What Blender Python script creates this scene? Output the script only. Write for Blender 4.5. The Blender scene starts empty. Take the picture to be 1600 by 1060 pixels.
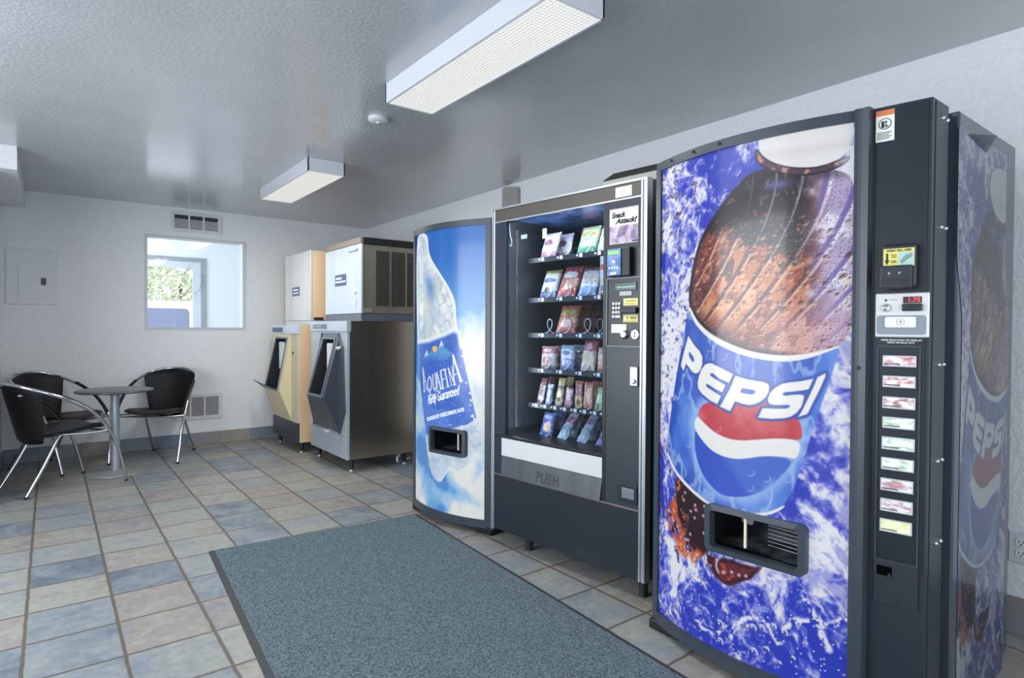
import bpy, bmesh, math, random
import numpy as np
from mathutils import Vector, Matrix
random.seed(7)
PI = math.pi
S = bpy.context.scene
COL = S.collection

# ---------------------------------------------------------------- camera
def make_camera():
    yaw, pitch, roll = 0.654677246, -0.0162790514, 0.00524697453
    cy, sy, cp, sp = math.cos(yaw), math.sin(yaw), math.cos(pitch), math.sin(pitch)
    fwd = Vector((sy*cp, cy*cp, sp)); right = Vector((cy, -sy, 0)); up = right.cross(fwd)
    cr, sr = math.cos(roll), math.sin(roll)
    r2 = cr*right + sr*up; u2 = -sr*right + cr*up
    cd = bpy.data.cameras.new('camera'); co = bpy.data.objects.new('camera', cd); COL.objects.link(co)
    m = Matrix((r2, u2, -fwd)).transposed().to_4x4(); m.translation = Vector((0, 0, 1.2))
    co.matrix_world = m
    cd.sensor_width = 36; cd.lens = 941.055*36/1600; cd.clip_start = .02
    S.camera = co
make_camera()

# ---------------------------------------------------------------- world, daylight, exposure
S.view_settings.view_transform = 'Standard'
S.view_settings.look = 'None'
S.view_settings.gamma = 1
S.view_settings.use_curve_mapping = False
S.view_settings.exposure = -0.02
w = bpy.data.worlds.new('daylight_sky'); S.world = w; w.use_nodes = True
wb = w.node_tree.nodes['Background']; wb.inputs[0].default_value = (.80, .89, 1, 1); wb.inputs[1].default_value = 1.6
def sun(rot, e):
    d = bpy.data.lights.new('sun', 'SUN'); d.energy = e; d.angle = .02; d.color = (1, .95, .86)
    o = bpy.data.objects.new('sun', d); COL.objects.link(o); o.rotation_euler = rot; return o
sun((math.radians(48), 0, math.radians(25)), 9.0)
def area(name, loc, rot, sx, sy, e, c):
    d = bpy.data.lights.new(name, 'AREA'); d.shape = 'RECTANGLE'; d.size = sx; d.size_y = sy; d.energy = e; d.color = c
    o = bpy.data.objects.new(name, d); COL.objects.link(o); o.location = loc; o.rotation_euler = rot; return o
# daylight entering through the windows behind and to the left of the camera
area('front_window_daylight', (.8, -1.56, 1.35), (PI/2, 0, 0), 3.4, 1.9, 32, (.90, .95, 1))
area('side_window_daylight', (-1.56, 2.75, 1.35), (PI/2, 0, -PI/2), 2.8, 1.7, 92, (.90, .95, 1))
area('next_room_fill', (-.55, 8.0, 1.5), (PI/2, 0, -PI/2), 1.6, 1.6, 75, (.93, .97, 1))  # added fill light for the next room; its left wall has no window

# ---------------------------------------------------------------- colour and materials
def lin1(c): c /= 255.0; return c/12.92 if c <= .04045 else ((c+.055)/1.055)**2.4
def L(c): return tuple(lin1(v) for v in c[:3]) + (1,)
MATS = {}
def mat(name, col, rough=.5, metal=0., spec=.5, coat=0., noise=None, bump=None, emit=None, trans=0., stretch=None):
    if name in MATS: return MATS[name]
    m = bpy.data.materials.new(name); m.use_nodes = True; MATS[name] = m
    nt = m.node_tree; N = nt.nodes; b = N['Principled BSDF']
    b.inputs['Base Color'].default_value = L(col); b.inputs['Roughness'].default_value = rough
    b.inputs['Metallic'].default_value = metal; b.inputs['Specular IOR Level'].default_value = spec
    b.inputs['Coat Weight'].default_value = coat; b.inputs['Coat Roughness'].default_value = .08
    b.inputs['Transmission Weight'].default_value = trans
    tc = N.new('ShaderNodeTexCoord'); src = tc.outputs['Object']
    if stretch:
        mp = N.new('ShaderNodeMapping'); mp.inputs['Scale'].default_value = stretch
        nt.links.new(src, mp.inputs['Vector']); src = mp.outputs['Vector']
    nz = None
    if noise:                       # (scale, second colour, contrast)
        nz = N.new('ShaderNodeTexNoise'); nz.inputs['Scale'].default_value = noise[0]; nz.inputs['Detail'].default_value = 6
        nt.links.new(src, nz.inputs['Vector'])
        r = N.new('ShaderNodeValToRGB'); k = noise[2] if len(noise) > 2 else .25
        r.color_ramp.elements[0].position = .5-k; r.color_ramp.elements[1].position = .5+k
        r.color_ramp.elements[0].color = L(col); r.color_ramp.elements[1].color = L(noise[1])
        nt.links.new(nz.outputs['Fac'], r.inputs['Fac']); nt.links.new(r.outputs['Color'], b.inputs['Base Color'])
    if bump:                        # (scale, strength)
        n2 = N.new('ShaderNodeTexNoise'); n2.inputs['Scale'].default_value = bump[0]; n2.inputs['Detail'].default_value = 5
        nt.links.new(src, n2.inputs['Vector'])
        bp = N.new('ShaderNodeBump'); bp.inputs['Strength'].default_value = bump[1]; bp.inputs['Distance'].default_value = .01
        nt.links.new(n2.outputs['Fac'], bp.inputs['Height']); nt.links.new(bp.outputs['Normal'], b.inputs['Normal'])
    if emit:
        b.inputs['Emission Color'].default_value = L(emit[0]); b.inputs['Emission Strength'].default_value = emit[1]
    return m

def attr_mat(name, base=.3, emit=.7, rough=.25, spec=.5, coat=0.):
    """printed picture held in a colour attribute; a backlit sign also gives off its own light"""
    if name in MATS: return MATS[name]
    m = bpy.data.materials.new(name); m.use_nodes = True; MATS[name] = m
    nt = m.node_tree; N = nt.nodes; b = N['Principled BSDF']
    a = N.new('ShaderNodeAttribute'); a.attribute_name = 'print'
    mx = N.new('ShaderNodeVectorMath'); mx.operation = 'SCALE'; mx.inputs['Scale'].default_value = base
    nt.links.new(a.outputs['Color'], mx.inputs[0]); nt.links.new(mx.outputs[0], b.inputs['Base Color'])
    if emit > 0:
        nt.links.new(a.outputs['Color'], b.inputs['Emission Color']); b.inputs['Emission Strength'].default_value = emit
    b.inputs['Roughness'].default_value = rough; b.inputs['Specular IOR Level'].default_value = spec
    b.inputs['Coat Weight'].default_value = coat; b.inputs['Coat Roughness'].default_value = .06
    return m

def glass_mat(name, tint=(235, 242, 250), gloss=.09, refl=.42):
    if name in MATS: return MATS[name]
    m = bpy.data.materials.new(name); m.use_nodes = True; MATS[name] = m
    nt = m.node_tree; N = nt.nodes; N.remove(N['Principled BSDF']); out = N['Material Output']
    t = N.new('ShaderNodeBsdfTransparent'); t.inputs[0].default_value = L(tint)
    g = N.new('ShaderNodeBsdfGlossy'); g.inputs['Roughness'].default_value = .03
    f = N.new('ShaderNodeFresnel'); f.inputs['IOR'].default_value = 1.35
    ad = N.new('ShaderNodeMath'); ad.operation = 'MULTIPLY_ADD'; ad.inputs[1].default_value = refl; ad.inputs[2].default_value = gloss*.2
    x = N.new('ShaderNodeMixShader')
    nt.links.new(f.outputs[0], ad.inputs[0]); nt.links.new(ad.outputs[0], x.inputs[0])
    nt.links.new(t.outputs[0], x.inputs[1]); nt.links.new(g.outputs[0], x.inputs[2]); nt.links.new(x.outputs[0], out.inputs[0])
    return m

# ---------------------------------------------------------------- mesh builder
class MB:
    def __init__(s): s.v = []; s.f = []; s.sm = []
    def add(s, v, f, smooth=False):
        o = len(s.v); s.v += [tuple(p) for p in v]; s.f += [[i+o for i in q] for q in f]; s.sm += [smooth]*len(f); return s
    def map(s, fn, start=0):
        for i in range(start, len(s.v)): s.v[i] = tuple(fn(*s.v[i]))
        return s
    def box(s, x0, x1, y0, y1, z0, z1, bev=0., seg=2):
        if bev <= 0:
            v = [(x0,y0,z0),(x1,y0,z0),(x1,y1,z0),(x0,y1,z0),(x0,y0,z1),(x1,y0,z1),(x1,y1,z1),(x0,y1,z1)]
            return s.add(v, [[0,3,2,1],[4,5,6,7],[0,1,5,4],[1,2,6,5],[2,3,7,6],[3,0,4,7]])
        bm = bmesh.new(); bmesh.ops.create_cube(bm, size=1)
        for v in bm.verts: v.co = Vector(((x0+x1)/2+v.co.x*(x1-x0), (y0+y1)/2+v.co.y*(y1-y0), (z0+z1)/2+v.co.z*(z1-z0)))
        bmesh.ops.bevel(bm, geom=bm.edges[:], offset=bev, segments=seg, affect='EDGES', profile=.5)
        bm.verts.index_update()
        s.add([v.co[:] for v in bm.verts], [[v.index for v in f.verts] for f in bm.faces]); bm.free(); return s
    def prism(s, poly, a0, a1, axis='z', smooth=False):
        """poly: list of 2-D points, extruded a0..a1 along axis"""
        n = len(poly)
        P = {'z': lambda p, a: (p[0], p[1], a), 'y': lambda p, a: (p[0], a, p[1]), 'x': lambda p, a: (a, p[0], p[1])}[axis]
        v = [P(p, a0) for p in poly]+[P(p, a1) for p in poly]
        s.add(v, [list(range(n))[::-1], list(range(n, 2*n))])
        return s.add(v, [[i, (i+1) % n, n+(i+1) % n, n+i] for i in range(n)], smooth)
    def lathe(s, prof, c=(0, 0, 0), n=32, axis='z', caps=True, smooth=True):
        v = []
        for r, h in prof:
            for k in range(n):
                a = 2*PI*k/n; ca, sa = r*math.cos(a), r*math.sin(a)
                v.append({'z': (c[0]+ca, c[1]+sa, c[2]+h), 'y': (c[0]+ca, c[1]+h, c[2]+sa), 'x': (c[0]+h, c[1]+ca, c[2]+sa)}[axis])
        m = len(prof)
        f = [[i*n+k, i*n+(k+1) % n, (i+1)*n+(k+1) % n, (i+1)*n+k] for i in range(m-1) for k in range(n)]
        s.add(v, f, smooth)
        if caps: s.add(v, [list(range(n))[::-1], list(range((m-1)*n, m*n))])
        return s
    def tube(s, pts, r, n=10, closed=False, rs=None, caps=True):
        P = [Vector(p) for p in pts]; m = len(P); v = []; nrm = None
        for i in range(m):
            if closed: t = (P[(i+1) % m]-P[i-1])
            else: t = P[min(i+1, m-1)]-P[max(i-1, 0)]
            t.normalize()
            if nrm is None:
                a = Vector((0, 0, 1)) if abs(t.z) < .9 else Vector((1, 0, 0)); nrm = (a-t*a.dot(t)).normalized()
            else: nrm = (nrm-t*nrm.dot(t)).normalized()
            b = t.cross(nrm); rr = rs[i] if rs else r
            for k in range(n):
                a = 2*PI*k/n; v.append(P[i]+rr*(math.cos(a)*nrm+math.sin(a)*b))
        e = m if closed else m-1
        f = [[i*n+k, i*n+(k+1) % n, ((i+1) % m)*n+(k+1) % n, ((i+1) % m)*n+k] for i in range(e) for k in range(n)]
        s.add(v, f, True)
        if caps and not closed: s.add(v, [list(range(n))[::-1], list(range((m-1)*n, m*n))])
        return s
    def grid(s, nx, ny, fn, smooth=True, skip=None):
        v = [fn(i/nx, j/ny) for j in range(ny+1) for i in range(nx+1)]
        f = [[j*(nx+1)+i, j*(nx+1)+i+1, (j+1)*(nx+1)+i+1, (j+1)*(nx+1)+i] for j in range(ny) for i in range(nx) if not (skip and skip((i+.5)/nx, (j+.5)/ny))]
        return s.add(v, f, smooth)
    def ring(s, outer, inner, fn0, fn1):
        """frame between two closed 2-D paths of equal length; fn0 maps to the front, fn1 to the back"""
        n = len(outer)
        v = [fn0(*p) for p in outer]+[fn0(*p) for p in inner]+[fn1(*p) for p in outer]+[fn1(*p) for p in inner]
        f = []
        for i in range(n):
            j = (i+1) % n
            f += [[i, j, n+j, n+i], [i, 2*n+i, 2*n+j, j], [n+i, n+j, 3*n+j, 3*n+i]]
        return s.add(v, f)
    def build(s, name, m, parent=None, weld=False):
        me = bpy.data.meshes.new(name); me.from_pydata(s.v, [], s.f); me.update()
        bm = bmesh.new(); bm.from_mesh(me)
        if weld: bmesh.ops.remove_doubles(bm, verts=bm.verts[:], dist=1e-5)
        bmesh.ops.recalc_face_normals(bm, faces=bm.faces[:]); 
        bm.to_mesh(me); bm.free()
        if not weld or len(me.polygons) == len(s.sm): me.polygons.foreach_set('use_smooth', s.sm)
        me.materials.append(m)
        o = bpy.data.objects.new(name, me); COL.objects.link(o)
        if parent: o.parent = parent
        return o

def rrect(x0, x1, z0, z1, r, k=5):
    out = []
    for cx, cz, a0 in ((x1-r, z1-r, 0), (x0+r, z1-r, PI/2), (x0+r, z0+r, PI), (x1-r, z0+r, 3*PI/2)):
        for i in range(k+1):
            a = a0+PI/2*i/k; out.append((cx+r*math.cos(a), cz+r*math.sin(a)))
    return out
def thing(name, label, cat, loc=(0, 0, 0), rz=0., group=None):
    o = bpy.data.objects.new(name, None); COL.objects.link(o); o.empty_display_size = .1
    o.location = loc; o.rotation_euler = (0, 0, rz); return tag(o, label, cat, group)
def tag(o, label, cat, group=None, kind=None):
    o['label'] = label; o['category'] = cat
    if group: o['group'] = group
    if kind: o['kind'] = kind
    return o
def struct(name, mb, m, label=None, parent=None):
    o = mb.build(name, m, parent); o['kind'] = 'structure'
    if label: o['label'] = label
    return o
def copy_tree(o, parent=None):
    c = o.copy(); COL.objects.link(c); c.parent = parent
    for ch in list(o.children): copy_tree(ch, c)
    return c
def text_mesh(body, size, shear=0., bold=0., align='LEFT', space=1.):
    cu = bpy.data.curves.new('lettering', 'FONT'); cu.body = body; cu.size = size; cu.shear = shear; cu.offset = bold; cu.align_x = align
    cu.space_character = space; cu.resolution_u = 4
    o = bpy.data.objects.new('lettering', cu); COL.objects.link(o)
    bpy.context.view_layer.update()
    me = o.evaluated_get(bpy.context.evaluated_depsgraph_get()).to_mesh()
    v = [tuple(p.co) for p in me.vertices]; f = [list(p.vertices) for p in me.polygons]
    bpy.data.objects.remove(o); bpy.data.curves.remove(cu)
    return v, f
def lettering(body, size, fn, m, parent, fit=None, name='lettering', **k):
    """flat lettering mapped to a surface by fn(x, z); fit=(x0,x1,z0,z1) scales it into that box"""
    v, f = text_mesh(body, size, **k)
    if fit:
        xs = [p[0] for p in v]; ys = [p[1] for p in v]; a, b, c, d = min(xs), max(xs), min(ys), max(ys)
        v = [(fit[0]+(p[0]-a)/(b-a)*(fit[1]-fit[0]), fit[2]+(p[1]-c)/(d-c)*(fit[3]-fit[2]), 0) for p in v]
    mb = MB(); mb.add([fn(p[0], p[1]) for p in v], f)
    return mb.build(name, m, parent)

# ---------------------------------------------------------------- shared materials
M_wall = mat('white_wall_paint', (226, 229, 232), .55, bump=(48, .45), noise=(40, (220, 223, 227), .25))
M_ceil = mat('grey_ceiling_paint', (178, 182, 186), .3, bump=(55, .4), spec=.55, coat=.85, noise=(2.5, (166, 170, 174)))
M_ceil.node_tree.nodes['Principled BSDF'].inputs['Coat Roughness'].default_value = .17
M_white = mat('white_enamel', (206, 209, 217), .4)
M_trim = mat('light_grey_trim', (196, 202, 208), .4)
M_black = mat('black_powder_coat', (30, 33, 38), .32, spec=.5)
M_black2 = mat('satin_black_plastic', (20, 22, 26), .42)
M_dark = mat('charcoal_enamel', (38, 45, 54), .34, spec=.4)
M_rubber = mat('black_rubber', (24, 24, 26), .75)
M_chrome = mat('chrome', (205, 208, 212), .12, 1.)
M_alu = mat('brushed_aluminium', (196, 202, 208), .34, .85, noise=(30, (180, 186, 194)), stretch=(1, 1, .05))
M_steel = mat('stainless_steel', (200, 192, 182), .24, 1., noise=(7, (176, 160, 138)), stretch=(1, 1, .04))
M_steel_front = mat('light_stainless_steel', (205, 212, 222), .36, .55, noise=(8, (188, 196, 208)), stretch=(1, 1, .06))
M_paper = mat('white_paper', (235, 235, 230), .7)
M_ink = mat('dark_ink', (40, 42, 48), .7)
M_whiteink = mat('white_ink', (236, 238, 242), .6)
M_glass = glass_mat('clear_glass', refl=.34)
M_pane = glass_mat('window_glass', (244, 247, 250), .03, .16)
# ================================================================ SETTING
H = 2.398
def tile_mat():
    m = bpy.data.materials.new('slate_tile_floor'); m.use_nodes = True; nt = m.node_tree; N = nt.nodes; K = nt.links; b = N['Principled BSDF']
    tc = N.new('ShaderNodeTexCoord'); sp = N.new('ShaderNodeSeparateXYZ'); K.new(tc.outputs['Object'], sp.inputs[0])
    def math_(op, a, b_=None, c=None):
        n = N.new('ShaderNodeMath'); n.operation = op
        for i, q in enumerate((a, b_, c)):
            if q is None: continue
            if isinstance(q, (int, float)): n.inputs[i].default_value = q
            else: K.new(q, n.inputs[i])
        return n.outputs[0]
    wob = N.new('ShaderNodeTexNoise'); wob.inputs['Scale'].default_value = 14; wob.inputs['Detail'].default_value = 4; K.new(tc.outputs['Object'], wob.inputs['Vector'])
    wv = math_('MULTIPLY_ADD', wob.outputs['Fac'], .012, -.006)
    X = math_('ADD', math_('DIVIDE', math_('ADD', sp.outputs['X'], .083), .2975), 40)
    Y = math_('ADD', math_('DIVIDE', math_('SUBTRACT', sp.outputs['Y'], 2.895), .3085), 40)
    X2 = math_('ADD', X, math_('MULTIPLY', wv, 3.0)); Y2 = math_('ADD', Y, math_('MULTIPLY', wv, 3.0))
    def edge(v): return math_('SUBTRACT', .5, math_('ABSOLUTE', math_('SUBTRACT', math_('FRACT', v), .5)))
    ex, ey = edge(X2), edge(Y2)
    gx = N.new('ShaderNodeMapRange'); gx.inputs[1].default_value = .012; gx.inputs[2].default_value = .030; K.new(ex, gx.inputs[0])
    gy = N.new('ShaderNodeMapRange'); gy.inputs[1].default_value = .010; gy.inputs[2].default_value = .027; K.new(ey, gy.inputs[0])
    g = math_('MINIMUM', gx.outputs[0], gy.outputs[0])
    cb = N.new('ShaderNodeCombineXYZ'); K.new(math_('FLOOR', X), cb.inputs[0]); K.new(math_('FLOOR', Y), cb.inputs[1])
    wn = N.new('ShaderNodeTexWhiteNoise'); wn.noise_dimensions = '2D'; K.new(cb.outputs[0], wn.inputs['Vector'])
    # slate colours by tile, shifted by cloudy variation within each tile
    off = N.new('ShaderNodeVectorMath'); off.operation = 'MULTIPLY_ADD'; K.new(cb.outputs[0], off.inputs[0]); off.inputs[1].default_value = (3.7, 5.1, 0); K.new(tc.outputs['Object'], off.inputs[2])
    n1 = N.new('ShaderNodeTexNoise'); n1.inputs['Scale'].default_value = 6; n1.inputs['Detail'].default_value = 8; n1.inputs['Roughness'].default_value = .62; n1.inputs['Distortion'].default_value = .6; K.new(off.outputs[0], n1.inputs['Vector'])
    f = math_('ADD', math_('MULTIPLY', wn.outputs['Value'], .74), math_('MULTIPLY_ADD', n1.outputs['Fac'], 1.15, -.44))
    r = N.new('ShaderNodeValToRGB'); e = r.color_ramp.elements
    cols = [(0, (98, 108, 121)), (0.14, (116, 126, 135)), (0.28, (132, 140, 146)), (0.46, (144, 147, 145)), (0.62, (153, 153, 146)), (0.74, (146, 141, 133)), (0.85, (146, 138, 136)), (1, (116, 127, 135))]
    e[0].position, e[0].color = cols[0][0], L(cols[0][1]); e[1].position, e[1].color = 1, L(cols[-1][1])
    for p, c in cols[1:-1]: q = e.new(p); q.color = L(c)
    K.new(f, r.inputs[0])
    n2 = N.new('ShaderNodeTexNoise'); n2.inputs['Scale'].default_value = 26; n2.inputs['Detail'].default_value = 8; n2.inputs['Roughness'].default_value = .7; K.new(off.outputs[0], n2.inputs['Vector'])
    v = N.new('ShaderNodeMapRange'); v.inputs[1].default_value = .3; v.inputs[2].default_value = .7; v.inputs[3].default_value = .80; v.inputs[4].default_value = 1.2; K.new(n2.outputs['Fac'], v.inputs[0])
    sc = N.new('ShaderNodeVectorMath'); sc.operation = 'SCALE'; K.new(r.outputs[0], sc.inputs[0]); K.new(v.outputs[0], sc.inputs['Scale'])
    mx = N.new('ShaderNodeMix'); mx.data_type = 'RGBA'; K.new(g, mx.inputs[0]); mx.inputs[6].default_value = L((98, 88, 78)); K.new(sc.outputs[0], mx.inputs[7])
    K.new(mx.outputs[2], b.inputs['Base Color'])
    b.inputs['Roughness'].default_value = .42; b.inputs['Specular IOR Level'].default_value = .45
    h = math_('ADD', math_('MULTIPLY', g, .6), math_('MULTIPLY', n2.outputs['Fac'], .5))
    bp = N.new('ShaderNodeBump'); bp.inputs['Strength'].default_value = .45; bp.inputs['Distance'].default_value = .006; K.new(h, bp.inputs['Height']); K.new(bp.outputs[0], b.inputs['Normal'])
    return m
def skirting_mat():
    m = bpy.data.materials.new('slate_tile_skirting'); m.use_nodes = True; nt = m.node_tree; N = nt.nodes; K = nt.links; b = N['Principled BSDF']
    tc = N.new('ShaderNodeTexCoord'); sp = N.new('ShaderNodeSeparateXYZ'); K.new(tc.outputs['Object'], sp.inputs[0])
    a = N.new('ShaderNodeMath'); a.operation = 'ADD'; K.new(sp.outputs[0], a.inputs[0]); K.new(sp.outputs[1], a.inputs[1])
    d = N.new('ShaderNodeMath'); d.operation = 'MULTIPLY_ADD'; d.inputs[1].default_value = 1/.2975; d.inputs[2].default_value = 30.4; K.new(a.outputs[0], d.inputs[0])
    fl = N.new('ShaderNodeMath'); fl.operation = 'FLOOR'; K.new(d.outputs[0], fl.inputs[0])
    wn = N.new('ShaderNodeTexWhiteNoise'); wn.noise_dimensions = '1D'; K.new(fl.outputs[0], wn.inputs['W'])
    n1 = N.new('ShaderNodeTexNoise'); n1.inputs['Scale'].default_value = 14; n1.inputs['Detail'].default_value = 8; n1.inputs['Distortion'].default_value = .8; K.new(tc.outputs['Object'], n1.inputs['Vector'])
    s2 = N.new('ShaderNodeMath'); s2.operation = 'MULTIPLY_ADD'; s2.inputs[1].default_value = .7; s2.inputs[2].default_value = -.3; K.new(n1.outputs['Fac'], s2.inputs[0])
    s3 = N.new('ShaderNodeMath'); s3.operation = 'ADD'; K.new(wn.outputs[0], s3.inputs[0]); K.new(s2.outputs[0], s3.inputs[1])
    r = N.new('ShaderNodeValToRGB'); e = r.color_ramp.elements
    e[0].color = L((98, 112, 134)); e[1].color = L((150, 146, 138)); q = e.new(.45); q.color = L((128, 138, 150)); q = e.new(.75); q.color = L((140, 132, 128))
    K.new(s3.outputs[0], r.inputs[0])
    fr = N.new('ShaderNodeMath'); fr.operation = 'FRACT'; K.new(d.outputs[0], fr.inputs[0])
    mr = N.new('ShaderNodeMapRange'); mr.inputs[1].default_value = .0; mr.inputs[2].default_value = .025; K.new(fr.outputs[0], mr.inputs[0])
    mx = N.new('ShaderNodeMix'); mx.data_type = 'RGBA'; K.new(mr.outputs[0], mx.inputs[0]); mx.inputs[6].default_value = L((112, 104, 98)); K.new(r.outputs[0], mx.inputs[7])
    K.new(mx.outputs[2], b.inputs['Base Color']); b.inputs['Roughness'].default_value = .4
    return m
M_floor, M_skirt = tile_mat(), skirting_mat()
XR, YB, YF, XL = 3.04, 6.82, -1.6, -1.6
struct('floor', MB().box(XL-.1, XR+.1, YF-.1, YB+.12, -.1, 0), M_floor, 'slate coloured ceramic tile floor with dark grout lines')
struct('ceiling', MB().box(XL-.1, XR+.1, YF-.1, YB+.12, H, H+.1), M_ceil, 'textured grey painted ceiling')
struct('wall_right', MB().box(XR, XR+.1, YF-.1, YB+.12, 0, H), M_wall, 'white painted wall behind the vending machines')
WX0, WX1, WZ0, WZ1 = .752, 1.638, 1.196, 2.092
mb = MB().box(-.335, WX0, YB, YB+.12, 0, H).box(WX1, XR, YB, YB+.12, 0, H).box(WX0, WX1, YB, YB+.12, 0, WZ0).box(WX0, WX1, YB, YB+.12, WZ1, H)
struct('wall_back', mb, M_wall, 'white textured wall with an interior window')
struct('wall_left', MB().box(XL, -.335, 5.2, YB+.12, 0, 2.243), M_wall, 'white wall at the left of the seating corner')
# outer walls out of the picture, with the wide windows that let the daylight in
mb = MB().box(XL-.1, XL, YF, -.35, 0, H).box(XL-.1, XL, 4.15, 5.2, 0, H).box(XL-.1, XL, -.35, 4.15, 0, .5).box(XL-.1, XL, -.35, 4.15, 2.2, H)
struct('wall_outer', mb, M_wall)
mb = MB().box(XL, -.95, YF-.1, YF, 0, H).box(2.55, XR, YF-.1, YF, 0, H).box(-.95, 2.55, YF-.1, YF, 0, .38).box(-.95, 2.55, YF-.1, YF, 2.3, H)
struct('wall_front', mb, M_wall)
struct('trim_1', MB().box(XL, -.166, 5.2, YB, 2.243, H), M_wall, 'white boxed soffit below the ceiling at the left')
# tile skirting
struct('baseboard_back', MB().box(-.335, XR, YB-.012, YB, 0, .127, .003), M_skirt)
struct('baseboard_right', MB().box(XR-.012, XR, YF, YB-.012, 0, .149, .003), M_skirt)
struct('baseboard_left', MB().box(-.335, -.323, 5.2, YB-.012, 0, .127, .003), M_skirt)

# interior window: jamb lining, thin frame, glass
t = bpy.data.objects.new('window_1', None); COL.objects.link(t); t.location = (0, YB, 0); t['kind'] = 'structure'; t['label'] = 'fixed interior window looking into the next room'
mb = MB()
mb.box(WX0-.018, WX0+.006, -.008, .12, WZ0-.018, WZ1+.018).box(WX1-.012, WX1+.018, -.008, .12, WZ0-.018, WZ1+.018).box(WX0+.006, WX1-.012, -.008, .12, WZ1-.006, WZ1+.018).box(WX0+.006, WX1-.012, -.008, .12, WZ0-.018, WZ0+.006)
o = mb.build('window_frame', M_trim, t)
MB().box(WX0+.006, WX1-.012, .05, .055, WZ0+.006, WZ1-.006).build('window_pane', M_pane, t)

# the next room beyond the window
M_nr = mat('next_room_paint', (232, 235, 238), .6)
struct('floor_next_room', MB().box(-.7, 3.4, YB+.12, 9.1, -.1, 0), mat('next_room_floor', (170, 165, 155), .5))
struct('ceiling_next_room', MB().box(-.7, 3.4, YB+.12, 9.1, H, H+.1), M_nr)
DX0, DX1, DZ = .62, 1.676, 2.127
mb = MB().box(-.7, DX0, 9.0, 9.1, 0, H).box(DX1, 3.4, 9.0, 9.1, 0, H).box(DX0, DX1, 9.0, 9.1, DZ, H)
struct('wall_next_room_back', mb, M_nr)
struct('wall_next_room_right', MB().box(3.3, 3.4, YB+.12, 9.0, 0, H), M_nr)
struct('wall_next_room_left', MB().box(-.7, -.6, YB+.12, 9.0, 0, H), M_nr)
t = bpy.data.objects.new('door_1', None); COL.objects.link(t); t.location = (0, 9.0, 0); t['kind'] = 'structure'; t['label'] = 'glazed outside door seen through the interior window'
MB().box(DX0, DX0+.06, -.02, .1, 0, DZ).box(DX1-.06, DX1, -.02, .1, 0, DZ).box(DX0+.06, DX1-.06, -.02, .1, DZ-.05, DZ).build('door_frame', mat('grey_door_frame', (150, 158, 164), .5), t)
MB().box(DX0+.06, DX0+.16, .0, .05, .01, DZ-.05).box(DX1-.15, DX1-.06, .0, .05, .01, DZ-.05).box(DX0+.16, DX1-.15, .0, .05, .01, .2).box(DX0+.16, DX1-.15, .0, .05, 1.985, DZ-.05).build('door_leaf', M_white, t)
MB().box(DX0+.16, DX1-.15, .02, .026, .2, 1.985).build('door_pane', M_pane, t)
pts = [(1.52+.10*math.cos(a), -.03, 1.90+.19*math.sin(a)-.06) for a in [PI*.62+2*PI*.76*i/24 for i in range(25)]]
MB().tube(pts, .0035, 6).build('cord', mat('grey_cord', (140, 146, 152), .6), t)

# outdoors beyond the door
struct('ground', MB().box(-8, 12, 9.1, 26, -.12, -.02), mat('pale_concrete', (196, 192, 184), .8, noise=(5, (176, 172, 166))))
def foliage(name, label, cx, cy, rx, ry, z0, z1, n, cols, seed):
    rnd = random.Random(seed); t = thing(name, label, 'hedge', (cx, cy, -.02))
    mb = MB()
    for i in range(n):
        a = rnd.uniform(0, 2*PI); u = rnd.uniform(-1, 1); r = rnd.uniform(.55, 1)**.5
        p = Vector((rx*r*math.cos(a)*math.sqrt(1-u*u), ry*r*math.sin(a)*math.sqrt(1-u*u), (z0+z1)/2+(z1-z0)/2*u*r))
        d = Vector((rnd.gauss(0, 1), rnd.gauss(0, 1), rnd.gauss(0, 1))).normalized(); e = d.orthogonal().normalized(); g = d.cross(e)
        s_ = rnd.uniform(.035, .075)
        mb.add([p-e*s_, p+g*s_*.45, p+e*s_, p-g*s_*.45], [[0, 1, 2, 3]])
    mb.build('foliage', mat(name+'_leaf', cols[0], .6, noise=(2.2, cols[1], .2)), t)
    mb = MB()
    for k in range(5):
        a = k*1.3; mb.tube([(.05*math.cos(a), .05*math.sin(a), 0), (.3*rx*math.cos(a), .3*ry*math.sin(a), z0+.3), (.6*rx*math.cos(a), .6*ry*math.sin(a), (z0+z1)/2)], .04, 6)
    mb.build('stem', mat('bark', (96, 80, 66), .8), t)
foliage('hedge', 'sunlit leafy bush seen outdoors through the interior window', 2.0, 15.2, 2.6, .9, .3, 4.2, 24000, ((200, 212, 156), (250, 246, 222)), 3)
# parked van
vt = thing('parked_van', 'white van with bluish side window parked outside below the bush', 'van', (1.0, 12.6, -.02))
prof = [(-2.4, .35), (-2.45, .9), (-2.2, 1.5), (-1.95, 1.66), (.98, 1.68), (1.2, 1.55), (1.75, 1.0), (2.5, .85), (2.6, .4)]
MB().prism(prof, -.75, .75, 'y').build('body', mat('white_car_paint', (236, 238, 242), .25, coat=.5), vt)
M_cw = mat('blue_tinted_glass', (112, 118, 142), .2, spec=.4)
MB().prism(rrect(-.45, .95, 1.14, 1.55, .08), -.765, -.752, 'y').build('side_window', M_cw, vt)
MB().prism(rrect(-2.05, -.6, 1.14, 1.55, .08), -.765, -.752, 'y').build('side_window', M_cw, vt)
for x in (-1.5, 1.6):
    for y in (-.78, .6): MB().lathe([(.2, 0), (.33, .01), (.33, .17), (.2, .18)], (x, y, .33), 24, 'y').build('wheel', M_rubber, vt)

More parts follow.
